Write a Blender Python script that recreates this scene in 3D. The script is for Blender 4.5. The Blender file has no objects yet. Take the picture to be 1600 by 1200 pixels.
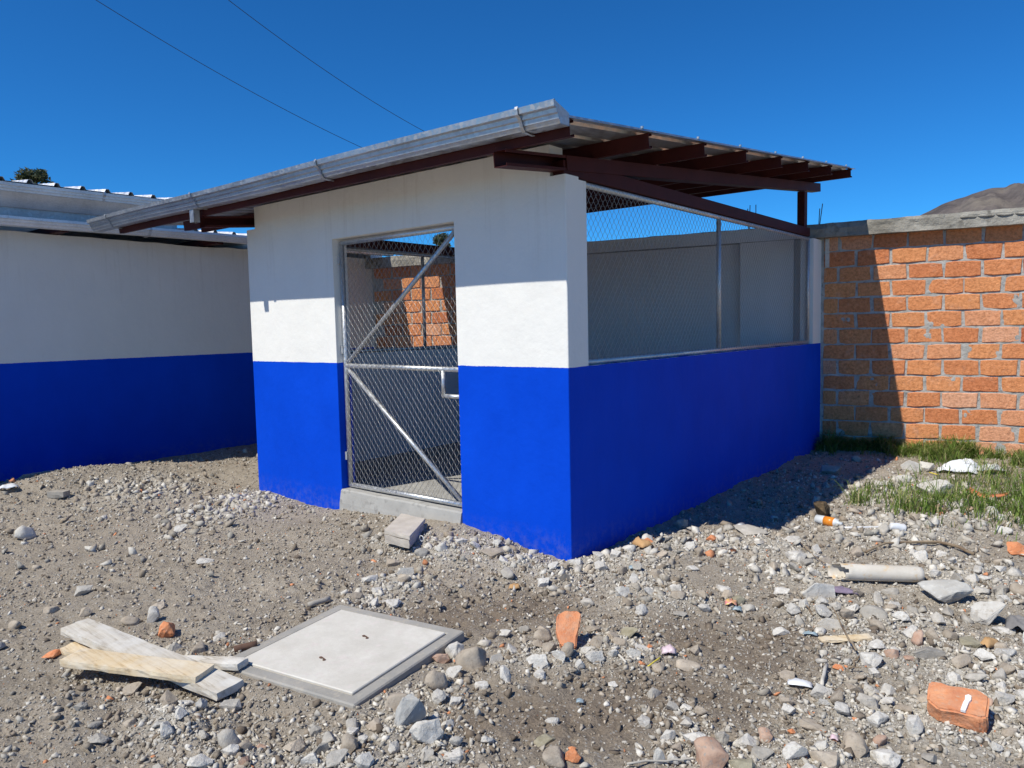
import bpy, bmesh, math, random
import numpy as np
from mathutils import Vector, Matrix

random.seed(7)
rng = np.random.default_rng(11)
scene = bpy.context.scene
col = scene.collection

# ------------------------------------------------------------------ camera
F_PX = 1161.0
PP = np.array([800.0, 600.0])
CAM_H = 1.55
def _ray(p): return np.array([p[0] - PP[0], p[1] - PP[1], F_PX])
_Y = _ray((-632.0, 542.0)); _Y /= np.linalg.norm(_Y)
_X = _ray((1746.0, 490.0)); _X -= _Y * (_X @ _Y); _X /= np.linalg.norm(_X)
_Z = np.cross(_X, _Y)
RW = np.stack([_X, _Y, _Z])
_r = RW @ _ray((893, 870))
CAM = -_r * (CAM_H / -_r[2]); CAM[2] = CAM_H
cam_data = bpy.data.cameras.new('camera')
cam_data.sensor_width = 36.0
cam_data.lens = F_PX / 1600.0 * 36.0
cam_data.clip_start = 0.05
cam_data.clip_end = 12000.0
cam = bpy.data.objects.new('camera', cam_data)
col.objects.link(cam)
M = Matrix.Identity(4)
for i in range(3):
    M[i][0] = RW[i, 0]; M[i][1] = -RW[i, 1]; M[i][2] = -RW[i, 2]; M[i][3] = CAM[i]
cam.matrix_world = M
scene.camera = cam

# ------------------------------------------------------------------ light
SUN_D = Vector((1.0, -0.22, -1.28)).normalized()
sun_dir = -SUN_D
elev = math.asin(sun_dir.z)
world = bpy.data.worlds.new('World')
scene.world = world
world.use_nodes = True
wn = world.node_tree.nodes; wl = world.node_tree.links
wn.clear()
sky = wn.new('ShaderNodeTexSky'); sky.sky_type = 'NISHITA'
sky.sun_disc = False
sky.sun_elevation = elev
sky.sun_rotation = math.atan2(sun_dir.x, sun_dir.y)
sky.altitude = 2800.0
sky.air_density = 1.0
sky.dust_density = 0.15
sky.ozone_density = 3.0
hs = wn.new('ShaderNodeHueSaturation')
hs.inputs['Saturation'].default_value = 1.15
bg = wn.new('ShaderNodeBackground'); bg.inputs['Strength'].default_value = 0.115
wo = wn.new('ShaderNodeOutputWorld')
tint = wn.new('ShaderNodeMix'); tint.data_type = 'RGBA'; tint.blend_type = 'MULTIPLY'; tint.inputs[0].default_value = 1.0
tint.inputs[7].default_value = (0.24, 0.83, 1.22, 1)
wl.new(sky.outputs[0], hs.inputs['Color']); wl.new(hs.outputs[0], tint.inputs[6]); wl.new(tint.outputs[2], bg.inputs['Color'])
wl.new(bg.outputs[0], wo.inputs['Surface'])
sun_data = bpy.data.lights.new('sun', 'SUN')
sun_data.energy = 4.8
sun_data.angle = math.radians(0.5)
sun_data.color = (1.0, 0.955, 0.85)
sun = bpy.data.objects.new('sun', sun_data)
col.objects.link(sun)
sun.rotation_euler = SUN_D.to_track_quat('-Z', 'Y').to_euler()
scene.view_settings.view_transform = 'Standard'
scene.view_settings.look = 'None'
scene.view_settings.gamma = 1.0
scene.view_settings.exposure = 0.0

# ------------------------------------------------------------------ helpers
def tag(o, label=None, cat=None, group=None, kind=None):
    if label: o['label'] = label
    if cat: o['category'] = cat
    if group: o['group'] = group
    if kind: o['kind'] = kind
    return o

def empty(name, loc, label, cat, group=None):
    o = bpy.data.objects.new(name, None)
    o.empty_display_size = 0.1
    o.location = loc
    col.objects.link(o)
    return tag(o, label, cat, group)

def origin_of(parent):
    p = Vector((0, 0, 0))
    while parent is not None:
        p = p + Vector(parent.location); parent = parent.parent
    return p

class MB:
    """collects polygons (world coordinates) and links them as one mesh object"""
    def __init__(s): s.v = []; s.f = []
    def add(s, vs, fs):
        b = len(s.v); s.v += [tuple(x) for x in vs]; s.f += [tuple(b + i for i in f) for f in fs]; return s
    def box(s, x0, x1, y0, y1, z0, z1):
        vs = [(x, y, z) for z in (z0, z1) for y in (y0, y1) for x in (x0, x1)]
        return s.add(vs, [(0, 2, 3, 1), (4, 5, 7, 6), (0, 1, 5, 4), (2, 6, 7, 3), (0, 4, 6, 2), (1, 3, 7, 5)])
    def obox(s, c, ax, ay, az):
        c, ax, ay, az = map(Vector, (c, ax, ay, az))
        vs = [c + ax * i + ay * j + az * k for k in (-1, 1) for j in (-1, 1) for i in (-1, 1)]
        return s.add(vs, [(0, 2, 3, 1), (4, 5, 7, 6), (0, 1, 5, 4), (2, 6, 7, 3), (0, 4, 6, 2), (1, 3, 7, 5)])
    def tube(s, path, r, n=8, caps=True):
        path = [Vector(p) for p in path]
        rs = r if isinstance(r, (list, tuple)) else [r] * len(path)
        rings = []; prev = None
        for i, p in enumerate(path):
            t = (path[min(i + 1, len(path) - 1)] - path[max(i - 1, 0)]).normalized()
            if prev is None:
                a = t.orthogonal().normalized()
            else:
                a = (prev - t * prev.dot(t))
                a = a.normalized() if a.length > 1e-6 else t.orthogonal().normalized()
            prev = a; b = t.cross(a)
            rings.append([p + (a * math.cos(k * 2 * math.pi / n) + b * math.sin(k * 2 * math.pi / n)) * rs[i] for k in range(n)])
        vs = [q for rg in rings for q in rg]; fs = []
        for i in range(len(rings) - 1):
            for k in range(n):
                k2 = (k + 1) % n
                fs.append((i * n + k, i * n + k2, (i + 1) * n + k2, (i + 1) * n + k))
        if caps:
            fs.append(tuple(range(n - 1, -1, -1))); fs.append(tuple((len(rings) - 1) * n + k for k in range(n)))
        return s.add(vs, fs)
    def sweep(s, prof, a, b, closed=True, cap=True):
        """prof: list of 3D points at a ; swept by (b-a)"""
        d = Vector(b) - Vector(a); n = len(prof)
        vs = [Vector(p) for p in prof] + [Vector(p) + d for p in prof]
        fs = []
        for k in range(n if closed else n - 1):
            k2 = (k + 1) % n
            fs.append((k, k2, n + k2, n + k))
        if cap and closed:
            fs.append(tuple(range(n - 1, -1, -1))); fs.append(tuple(n + k for k in range(n)))
        return s.add(vs, fs)
    def build(s, name, mat, parent=None, smooth=False, bevel=0.0, solid=0.0, label=None):
        o3 = origin_of(parent)
        me = bpy.data.meshes.new(name)
        me.from_pydata([(v[0] - o3.x, v[1] - o3.y, v[2] - o3.z) for v in s.v], [], s.f)
        if bevel > 0 or True:
            bm = bmesh.new(); bm.from_mesh(me)
            bmesh.ops.recalc_face_normals(bm, faces=bm.faces)
            if bevel > 0:
                es = [e for e in bm.edges if len(e.link_faces) == 2 and e.calc_face_angle(0) > 0.5]
                bmesh.ops.bevel(bm, geom=es, offset=bevel, segments=1, affect='EDGES', profile=0.5)
            bm.to_mesh(me); bm.free()
        if smooth:
            for p in me.polygons: p.use_smooth = True
        me.materials.append(mat)
        o = bpy.data.objects.new(name, me)
        col.objects.link(o)
        if parent is not None: o.parent = parent
        if solid:
            m = o.modifiers.new('solid', 'SOLIDIFY'); m.thickness = solid; m.offset = 0
        if label: o['label'] = label
        return o

# value noise, vectorised
def _hash(ix, iy, s):
    h = (ix * 374761393 + iy * 668265263 + s * 974711) & 0xffffffff
    h = ((h ^ (h >> 13)) * 1274126177) & 0xffffffff
    return ((h ^ (h >> 16)) & 0xffffff) / float(0xffffff)
def vnoise(x, y, s=0):
    x = np.asarray(x, float); y = np.asarray(y, float)
    ix = np.floor(x).astype(np.int64); iy = np.floor(y).astype(np.int64)
    fx = x - ix; fy = y - iy
    fx = fx * fx * (3 - 2 * fx); fy = fy * fy * (3 - 2 * fy)
    a = _hash(ix, iy, s); b = _hash(ix + 1, iy, s); c = _hash(ix, iy + 1, s); d = _hash(ix + 1, iy + 1, s)
    return (a * (1 - fx) + b * fx) * (1 - fy) + (c * (1 - fx) + d * fx) * fy
def fbm(x, y, sc, octv=4, s=0, gain=0.5):
    t = 0; a = 1.0; n = 0
    for k in range(octv):
        t = t + a * (vnoise(x * sc, y * sc, s + k * 17) - 0.5); n += a; a *= gain; sc *= 2.03
    return t / n * 2.0

# ------------------------------------------------------------------ the lie of the land
A12 = math.radians(12.0)
BN = np.array([math.cos(A12), math.sin(A12), 0.0])      # normal of the perimeter wall (pointing away)
BT = np.array([-math.sin(A12), math.cos(A12), 0.0])     # along the perimeter wall, to the left
BO = np.array([5.38, 0.0, 0.0])                         # on its brick face
COP = 0.135                                             # the coping stands proud of the bricks
def wallpt(t, depth, z):                                # depth > 0 : towards the camera
    p = BO + BT * t - BN * depth
    return (p[0], p[1], z)

PALE = [(2.0, 0)]  # filled below
def gflat(px, py, z=0.0):
    r = RW @ _ray((px, py)); t = (z - CAM[2]) / r[2]
    return (CAM + r * t)
pale_px = [(640,850,.22),(700,860,.22),(760,858,.22),(820,875,.2),(870,890,.18),(930,880,.2),(990,870,.25),(1060,850,.3),(1130,850,.3),(1200,850,.3),(1260,890,.3),
           (1000,910,.25),(1060,930,.22),(620,910,.22),(590,930,.2),(1290,960,.25),(1380,960,.3),(1440,1000,.3),(1350,1010,.22),(1500,1040,.3),(1420,1110,.28),(1560,1130,.3),(1340,1110,.22),
           (950,1010,.2),(860,1030,.18),(650,1120,.2),(690,1170,.2),(1090,1165,.18),(1180,1180,.2),(1300,1190,.2),(270,1120,.16),(520,1185,.2),(370,1190,.18),(1380,830,.5),(1480,800,.5),(1420,760,.5),(1500,900,.4),(1580,1050,.4),(230,770,.4),(330,800,.35),(380,780,.3)]
PB = np.array([[*gflat(a, b)[:2], r] for a, b, r in pale_px])
brown_px = [(700,950,.35),(780,940,.3),(1100,980,.28),(1180,1020,.3),(1060,1090,.35),(950,1110,.35),(860,1120,.3),(640,950,.2),(750,1130,.25),(1230,980,.2),(820,940,.25)]
BB = np.array([[*gflat(a, b)[:2], r] for a, b, r in brown_px])
def zone(x, y):
    x = np.asarray(x, float); y = np.asarray(y, float)
    w = fbm(x, y, 2.2, 3, 5) * 0.16
    p = np.zeros_like(x); b = np.zeros_like(x)
    for cx, cy, r in PB: p = np.maximum(p, np.exp(-(((x - cx + w) ** 2 + (y - cy + w) ** 2) / (r * r)) * 0.9))
    for cx, cy, r in BB: b = np.maximum(b, np.exp(-(((x - cx - w) ** 2 + (y - cy + w) ** 2) / (r * r)) * 0.9))
    return p, b
LID_C = np.array([-1.845, 0.055])
LID_U = np.array([0.985, 0.17]); LID_U /= np.linalg.norm(LID_U)
LID_V = np.array([-LID_U[1], LID_U[0]])
def gh(x, y, fine=True):
    x = np.asarray(x, float); y = np.asarray(y, float)
    near = np.exp(-np.maximum(0, np.hypot(x - 0.5, y - 1.0) - 8) / 4.0)
    h = fbm(x, y, 0.55, 3, 1) * 0.045
    if fine:
        h = h + fbm(x, y, 3.1, 4, 2, 0.6) * 0.030
    p, b = zone(x, y)
    h = h + p * 0.028 * (0.6 + vnoise(x * 6, y * 6, 9)) - b * 0.012
    if fine:
        cl = np.clip(0.55 + 0.9 * fbm(x, y, 1.1, 3, 61), 0.15, 1.2)
        h = h + cl * ((np.abs(vnoise(x * 13, y * 13, 30) - .5)) * 0.034 + (vnoise(x * 26, y * 26, 31) - .5) * 0.022 + (vnoise(x * 47, y * 47, 32) - .5) * 0.013)
    # bank of earth before the left building, berm of rubble by the foundation
    h = h + 0.20 * np.exp(-((x + 1.1) / 1.15) ** 2 - ((y - 5.45) / 0.55) ** 2)
    h = h + 0.05 * np.exp(-((x + 0.42) / 0.2) ** 2 - ((y - 0.55) / 0.6) ** 2)
    h = h + 0.085 * np.exp(-((x + 0.02) / 0.28) ** 2 - ((y - 1.15) / 0.75) ** 2)
    h = h - 0.02
    # trodden flat at the lid and under the pen
    lx = (x - LID_C[0]) * LID_U[0] + (y - LID_C[1]) * LID_U[1]
    ly = (x - LID_C[0]) * LID_V[0] + (y - LID_C[1]) * LID_V[1]
    dl = np.maximum(np.abs(lx) - 0.43, np.abs(ly) - 0.43)
    k = np.clip(1 - dl / 0.14, 0, 1); k = k * k * (3 - 2 * k)
    h = h * (1 - k) + k * (h * 0.25 + 0.016 - 0.050 * np.clip((0.1 - ly) * 1.3, 0, 1) * np.clip(lx + 0.55, 0, 1))
    inside = (x > 0.1) & (y > 0.1) & (y < 3.65) & (x < 5.4)
    h = np.where(inside, np.minimum(h, -0.03), h)
    return h * near
def ghs(x, y): return float(gh(np.array([x]), np.array([y]))[0])
def at(px, py):
    """the point of the ground seen at that place of the photograph"""
    z = 0.0
    for _ in range(6):
        p = gflat(px, py, z); z = 0.5 * z + 0.5 * ghs(p[0], p[1])
    p = gflat(px, py, z)
    return np.array([p[0], p[1], z])
def mpp(p):  # metres per photograph pixel at p
    c = RW.T @ (np.array(p) - CAM)
    return c[2] / F_PX

# ------------------------------------------------------------------ materials
def new_mat(name):
    m = bpy.data.materials.new(name); m.use_nodes = True
    nt = m.node_tree; nt.nodes.clear()
    out = nt.nodes.new('ShaderNodeOutputMaterial'); b = nt.nodes.new('ShaderNodeBsdfPrincipled')
    nt.links.new(b.outputs[0], out.inputs[0])
    return m, nt, b
def node(nt, t, **kw):
    n = nt.nodes.new(t)
    for k, v in kw.items(): setattr(n, k, v)
    return n
def noise(nt, vec, scale, detail=4, rough=0.55, w=None):
    n = node(nt, 'ShaderNodeTexNoise')
    if w is not None:
        n.noise_dimensions = '4D'; nt.links.new(w, n.inputs['W'])
    n.inputs['Scale'].default_value = scale; n.inputs['Detail'].default_value = detail; n.inputs['Roughness'].default_value = rough
    nt.links.new(vec, n.inputs['Vector'])
    return n.outputs['Fac']
def ramp(nt, fac, stops):
    r = node(nt, 'ShaderNodeValToRGB'); e = r.color_ramp.elements
    while len(e) < len(stops): e.new(0.5)
    for i, (p, c) in enumerate(stops):
        e[i].position = p; e[i].color = (*c, 1) if len(c) == 3 else c
    nt.links.new(fac, r.inputs['Fac'])
    return r.outputs['Color']
def mixc(nt, fac, a, b, blend='MIX'):
    m = node(nt, 'ShaderNodeMix', data_type='RGBA', blend_type=blend)
    if isinstance(fac, (int, float)): m.inputs[0].default_value = fac
    else: nt.links.new(fac, m.inputs[0])
    for s, v in ((6, a), (7, b)):
        if isinstance(v, tuple): m.inputs[s].default_value = (*v, 1)
        else: nt.links.new(v, m.inputs[s])
    return m.outputs[2]
def math_(nt, op, a, b=None):
    m = node(nt, 'ShaderNodeMath', operation=op)
    for s, v in ((0, a), (1, b)):
        if v is None: continue
        if isinstance(v, (int, float)): m.inputs[s].default_value = v
        else: nt.links.new(v, m.inputs[s])
    return m.outputs[0]
def bump(nt, b, h, strength, dist=0.01, prev=None):
    n = node(nt, 'ShaderNodeBump'); n.inputs['Strength'].default_value = strength; n.inputs['Distance'].default_value = dist
    nt.links.new(h, n.inputs['Height'])
    if prev is not None: nt.links.new(prev, n.inputs['Normal'])
    nt.links.new(n.outputs[0], b.inputs['Normal'])
    return n.outputs[0]
def objcoord(nt): return node(nt, 'ShaderNodeTexCoord').outputs['Object']
def objrand(nt):
    return math_(nt, 'MULTIPLY', node(nt, 'ShaderNodeObjectInfo').outputs['Random'], 37.0)

def mat_mottled(name, c1, c2, scale=6.0, rough=0.9, bs=0.4, bscale=40.0, bdist=0.006, vary=0.0, c3=None, metallic=0.0, spec=0.3, dusty=0.0):
    m, nt, b = new_mat(name)
    v = objcoord(nt); w = objrand(nt)
    f = noise(nt, v, scale, 6, 0.6, w)
    c = ramp(nt, f, [(0.32, c1), (0.68, c2)])
    if c3 is not None:
        f2 = noise(nt, v, scale * 3.3, 4, 0.6, w)
        k = ramp(nt, f2, [(0.55, (0, 0, 0)), (0.68, (1, 1, 1))])
        c = mixc(nt, k, c, c3)
    if vary:
        r = node(nt, 'ShaderNodeObjectInfo').outputs['Random']
        hv = node(nt, 'ShaderNodeHueSaturation')
        mr = node(nt, 'ShaderNodeMapRange'); mr.inputs[3].default_value = 1 - vary; mr.inputs[4].default_value = 1 + vary
        nt.links.new(r, mr.inputs[0]); nt.links.new(mr.outputs[0], hv.inputs['Value']); nt.links.new(c, hv.inputs['Color'])
        c = hv.outputs[0]
    if dusty:
        kd = ramp(nt, noise(nt, v, scale * 2.1, 5, 0.7, w), [(0.38, (0, 0, 0)), (0.66, (1, 1, 1))])
        c = mixc(nt, math_(nt, 'MULTIPLY', kd, dusty), c, (0.42, 0.375, 0.31))
    nt.links.new(c, b.inputs['Base Color'])
    b.inputs['Roughness'].default_value = rough; b.inputs['Metallic'].default_value = metallic
    b.inputs['Specular IOR Level'].default_value = spec
    h = noise(nt, v, bscale, 5, 0.65, w)
    bump(nt, b, h, bs, bdist)
    return m

def mat_painted_wall(name, blue_top=1.272):
    m, nt, b = new_mat(name)
    g = node(nt, 'ShaderNodeNewGeometry').outputs['Position']
    sep = node(nt, 'ShaderNodeSeparateXYZ'); nt.links.new(g, sep.inputs[0])
    wob = noise(nt, g, 7.0, 2)
    z = math_(nt, 'ADD', sep.outputs[2], math_(nt, 'MULTIPLY', math_(nt, 'SUBTRACT', wob, 0.5), 0.007))
    z = math_(nt, 'ADD', z, math_(nt, 'MULTIPLY', math_(nt, 'SUBTRACT', noise(nt, g, 60.0, 3), 0.5), 0.008))
    isblue = math_(nt, 'LESS_THAN', z, blue_top)
    st = noise(nt, g, 1.3, 5)
    fine = noise(nt, g, 55.0, 3)
    white = ramp(nt, st, [(0.3, (0.80, 0.785, 0.735)), (0.7, (0.835, 0.82, 0.775))])
    mp2 = node(nt, 'ShaderNodeMapping'); mp2.inputs['Scale'].default_value = (14.0, 14.0, 0.7); nt.links.new(g, mp2.inputs['Vector'])
    drip = ramp(nt, noise(nt, mp2.outputs[0], 1.0, 5, 0.7), [(0.54, (0, 0, 0)), (0.72, (1, 1, 1))])
    hi = node(nt, 'ShaderNodeMapRange'); hi.inputs[1].default_value = 1.7; hi.inputs[2].default_value = 2.7; nt.links.new(sep.outputs[2], hi.inputs[0])
    white = mixc(nt, math_(nt, 'MULTIPLY', math_(nt, 'MULTIPLY', drip, hi.outputs[0]), 0.30), white, (0.46, 0.41, 0.34))
    scuff = ramp(nt, noise(nt, g, 9.0, 6, 0.7), [(0.60, (0, 0, 0)), (0.80, (1, 1, 1))])
    white = mixc(nt, math_(nt, 'MULTIPLY', scuff, 0.25), white, (0.62, 0.59, 0.54))
    blue = ramp(nt, st, [(0.3, (0.001, 0.056, 0.555)), (0.7, (0.002, 0.068, 0.635))])
    mp = node(nt, 'ShaderNodeMapping'); mp.inputs['Scale'].default_value = (4.0, 4.0, 1.6); nt.links.new(g, mp.inputs['Vector'])
    roll = ramp(nt, noise(nt, mp.outputs[0], 1.0, 5, 0.65), [(0.3, (0.93, 0.94, 0.95)), (0.7, (1.04, 1.04, 1.03))])
    blue = mixc(nt, 1.0, blue, roll, 'MULTIPLY')
    white = mixc(nt, 0.35, white, mixc(nt, 1.0, white, roll, 'MULTIPLY'))
    # dust and splashed earth low on the wall, uneven
    dz = math_(nt, 'SUBTRACT', 1.0, math_(nt, 'MULTIPLY', sep.outputs[2], 5.5))
    dust = math_(nt, 'MULTIPLY', math_(nt, 'MAXIMUM', dz, 0.0), math_(nt, 'MULTIPLY', ramp(nt, noise(nt, g, 16.0, 6, 0.75), [(0.45, (0, 0, 0)), (0.66, (1, 1, 1))]), 0.20))
    blue = mixc(nt, dust, blue, (0.30, 0.27, 0.23))
    c = mixc(nt, isblue, white, blue)
    nt.links.new(c, b.inputs['Base Color'])
    r = node(nt, 'ShaderNodeMapRange'); r.inputs[3].default_value = 0.8; r.inputs[4].default_value = 0.62
    nt.links.new(isblue, r.inputs[0]); nt.links.new(r.outputs[0], b.inputs['Roughness'])
    b.inputs['Specular IOR Level'].default_value = 0.06
    p = bump(nt, b, noise(nt, g, 130.0, 4, 0.7), 0.22, 0.004)
    p = bump(nt, b, noise(nt, g, 3.0, 4), 0.45, 0.025, p)
    bump(nt, b, noise(nt, g, 22.0, 4, 0.6), 0.25, 0.006, p)
    return m

def mat_galv(name, base=(0.54, 0.555, 0.56), rough=0.40, spangle=45.0, metallic=0.9):
    m, nt, b = new_mat(name)
    v = objcoord(nt)
    vo = node(nt, 'ShaderNodeTexVoronoi'); vo.inputs['Scale'].default_value = spangle; nt.links.new(v, vo.inputs['Vector'])
    sp = node(nt, 'ShaderNodeSeparateXYZ'); nt.links.new(vo.outputs['Color'], sp.inputs[0])
    st = noise(nt, v, 3.0, 5)
    d = tuple(x * 0.74 for x in base)
    c = ramp(nt, st, [(0.3, d), (0.65, base)])
    c = mixc(nt, math_(nt, 'MULTIPLY', sp.outputs[0], 0.28), c, tuple(min(1, x * 1.35) for x in base))
    nt.links.new(c, b.inputs['Base Color'])
    rr = node(nt, 'ShaderNodeMapRange'); rr.inputs[3].default_value = rough - 0.1; rr.inputs[4].default_value = rough + 0.2
    nt.links.new(sp.outputs[1], rr.inputs[0]); nt.links.new(rr.outputs[0], b.inputs['Roughness'])
    b.inputs['Metallic'].default_value = metallic
    bump(nt, b, noise(nt, v, 6.0, 3), 0.08, 0.01)
    return m

def mat_primer(name, c=(0.060, 0.0115, 0.0095)):
    m, nt, b = new_mat(name)
    v = objcoord(nt)
    f = noise(nt, v, 4.0, 6, 0.65)
    cc = ramp(nt, f, [(0.3, tuple(x * 0.75 for x in c)), (0.7, tuple(x * 1.2 for x in c))])
    k = ramp(nt, noise(nt, v, 38.0, 5, 0.75), [(0.67, (0, 0, 0)), (0.72, (1, 1, 1))])
    cc = mixc(nt, math_(nt, 'MULTIPLY', k, 0.4), cc, (0.22, 0.17, 0.14))
    nt.links.new(cc, b.inputs['Base Color'])
    b.inputs['Roughness'].default_value = 0.6
    b.inputs['Specular IOR Level'].default_value = 0.2
    bump(nt, b, noise(nt, v, 60.0, 3), 0.1, 0.003)
    return m

MT = {}
MT['wall'] = mat_painted_wall('painted_render')
MT['white_plaster'] = mat_mottled('white_plaster', (0.72, 0.71, 0.69), (0.80, 0.79, 0.77), 1.5, 0.85, 0.25, 90, 0.004)
MT['galv'] = mat_galv('galvanised_sheet')
MT['galv_bright'] = mat_galv('bright_galvanised_sheet', (0.80, 0.81, 0.80), 0.48, 70.0, 0.45)
MT['galv_dull'] = mat_galv('galvanised_sheet_dull', (0.56, 0.57, 0.57), 0.55, 40.0, 0.5)
MT['roof_white'] = mat_galv('white_roof_sheet', (0.80, 0.80, 0.79), 0.42, 25.0, 0.55)
MT['pipe_galv'] = mat_galv('galvanised_pipe', (0.66, 0.67, 0.67), 0.40, 60.0, 0.75)
MT['wire'] = mat_galv('galvanised_wire', (0.46, 0.46, 0.45), 0.45, 80.0, 0.6)
MT['primer'] = mat_primer('red_oxide_primer')
MT['concrete'] = mat_mottled('concrete', (0.33, 0.32, 0.30), (0.44, 0.43, 0.40), 5, 0.9, 0.5, 70, 0.004, c3=(0.27, 0.26, 0.24))
MT['lid'] = mat_mottled('lid_concrete', (0.57, 0.54, 0.475), (0.70, 0.67, 0.60), 7, 0.85, 0.35, 90, 0.003, c3=(0.66, 0.60, 0.55), dusty=0.30)
MT['lid_frame'] = mat_mottled('lid_frame_cement', (0.29, 0.28, 0.255), (0.37, 0.355, 0.325), 7, 0.9, 0.5, 70, 0.005, c3=(0.42, 0.385, 0.325), dusty=0.4)
MT['coping'] = mat_mottled('old_coping_concrete', (0.20, 0.185, 0.155), (0.47, 0.445, 0.385), 2.6, 0.95, 1.0, 24, 0.02, c3=(0.17, 0.158, 0.135))
MT['mortar'] = mat_mottled('mortar', (0.33, 0.315, 0.285), (0.52, 0.495, 0.455), 9, 0.95, 1.0, 45, 0.012, c3=(0.22, 0.21, 0.20))
MT['brick'] = mat_mottled('clay_brick', (0.50, 0.155, 0.060), (0.72, 0.275, 0.115), 9, 0.9, 1.0, 38, 0.012, vary=0.20, c3=(0.70, 0.40, 0.26))
def mat_brick():
    m, nt, b = new_mat('wall_brick')
    v = objcoord(nt); w = objrand(nt)
    r = node(nt, 'ShaderNodeObjectInfo').outputs['Random']
    body = ramp(nt, r, [(0.0, (0.46, 0.13, 0.060)), (0.06, (0.64, 0.225, 0.095)), (0.35, (0.72, 0.28, 0.118)), (0.6, (0.76, 0.315, 0.13)), (0.85, (0.75, 0.335, 0.175)), (1.0, (0.78, 0.40, 0.24))])
    mott = ramp(nt, noise(nt, v, 34, 6, 0.75, w), [(0.30, (0.58, 0.52, 0.50)), (0.5, (1, 1, 1)), (0.70, (1.25, 1.38, 1.50))])
    c = mixc(nt, 1.0, body, mott, 'MULTIPLY')
    k = ramp(nt, noise(nt, v, 7, 5, 0.7, w), [(0.56, (0, 0, 0)), (0.74, (1, 1, 1))])
    c = mixc(nt, math_(nt, 'MULTIPLY', k, 0.45), c, (0.70, 0.44, 0.32))
    nt.links.new(c, b.inputs['Base Color'])
    b.inputs['Roughness'].default_value = 0.95; b.inputs['Specular IOR Level'].default_value = 0.15
    p = bump(nt, b, noise(nt, v, 30, 6, 0.75, w), 1.0, 0.017)
    bump(nt, b, noise(nt, v, 110, 3, 0.6, w), 0.9, 0.006, p)
    return m
MT['brick'] = mat_brick()
MT['brick_frag'] = mat_mottled('broken_brick', (0.58, 0.20, 0.085), (0.74, 0.32, 0.15), 14, 0.9, 0.9, 55, 0.008, c3=(0.60, 0.32, 0.19), dusty=0.25)
MT['brick_lump'] = mat_mottled('broken_brick_lump', (0.58, 0.20, 0.085), (0.74, 0.32, 0.15), 1.6, 0.9, 0.7, 7, 0.005, c3=(0.64, 0.36, 0.22))
MT['char_lump'] = mat_mottled('charred_lump_wood', (0.012, 0.009, 0.007), (0.16, 0.11, 0.06), 3.0, 0.9, 0.8, 8, 0.006)
def mat_wood(name, c1, c2, dark, dust):
    m, nt, b = new_mat(name)
    v = objcoord(nt); w = objrand(nt)
    mp = node(nt, 'ShaderNodeMapping'); mp.inputs['Rotation'].default_value = (0, 0, -0.28); mp.inputs['Scale'].default_value = (70.0, 3.0, 70.0)
    nt.links.new(v, mp.inputs['Vector'])
    g = noise(nt, mp.outputs[0], 1.0, 5, 0.6, w)
    c = ramp(nt, g, [(0.28, dark), (0.45, c1), (0.72, c2)])
    k = ramp(nt, noise(nt, v, 7.0, 6, 0.7, w), [(0.40, (0, 0, 0)), (0.62, (1, 1, 1))])
    c = mixc(nt, math_(nt, 'MULTIPLY', k, 0.75), c, dust)
    k2 = ramp(nt, noise(nt, v, 26.0, 4, 0.7, w), [(0.62, (0, 0, 0)), (0.70, (1, 1, 1))])
    c = mixc(nt, math_(nt, 'MULTIPLY', k2, 0.5), c, dark)
    nt.links.new(c, b.inputs['Base Color']); b.inputs['Roughness'].default_value = 0.85; b.inputs['Specular IOR Level'].default_value = 0.2
    p = bump(nt, b, g, 0.5, 0.003); bump(nt, b, noise(nt, v, 60.0, 4, 0.6, w), 0.4, 0.003, p)
    return m
MT['wood_pale'] = mat_wood('cement_stained_wood', (0.52, 0.47, 0.39), (0.66, 0.61, 0.53), (0.30, 0.24, 0.17), (0.68, 0.66, 0.61))
MT['wood_yellow'] = mat_wood('yellow_pine', (0.62, 0.47, 0.28), (0.74, 0.62, 0.43), (0.36, 0.25, 0.14), (0.70, 0.63, 0.51))
MT['st_pale'] = mat_mottled('pale_concrete_rubble', (0.50, 0.475, 0.43), (0.70, 0.675, 0.62), 1.6, 0.95, 0.8, 7, 0.006, vary=0.15, c3=(0.42, 0.385, 0.335), dusty=0.45)
MT['st_grey'] = mat_mottled('grey_stone', (0.30, 0.28, 0.245), (0.46, 0.43, 0.38), 1.6, 0.85, 0.7, 7, 0.005, vary=0.25, c3=(0.48, 0.455, 0.41), dusty=0.45)
MT['st_brown'] = mat_mottled('brown_stone', (0.30, 0.245, 0.185), (0.45, 0.385, 0.305), 1.6, 0.9, 0.7, 7, 0.005, vary=0.22, c3=(0.25, 0.205, 0.16), dusty=0.45)
MT['st_blue'] = mat_mottled('blue_grey_stone', (0.34, 0.335, 0.315), (0.52, 0.51, 0.475), 1.4, 0.8, 0.7, 7, 0.006, c3=(0.58, 0.57, 0.53), dusty=0.45)
MT['st_olive'] = mat_mottled('olive_stone', (0.24, 0.21, 0.135), (0.40, 0.365, 0.27), 1.6, 0.85, 0.7, 7, 0.005, vary=0.15)
MT['st_pink'] = mat_mottled('pinkish_stone', (0.40, 0.24, 0.165), (0.56, 0.40, 0.30), 1.6, 0.85, 0.7, 7, 0.005, vary=0.12, c3=(0.34, 0.29, 0.25))
MT['steel_rust'] = mat_mottled('rusty_bar', (0.09, 0.05, 0.035), (0.16, 0.09, 0.06), 30, 0.8, 0.4, 100, 0.002)
MT['black_rubber'] = mat_mottled('black_cable', (0.015, 0.015, 0.017), (0.03, 0.03, 0.03), 10, 0.6, 0.1, 50)
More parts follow.
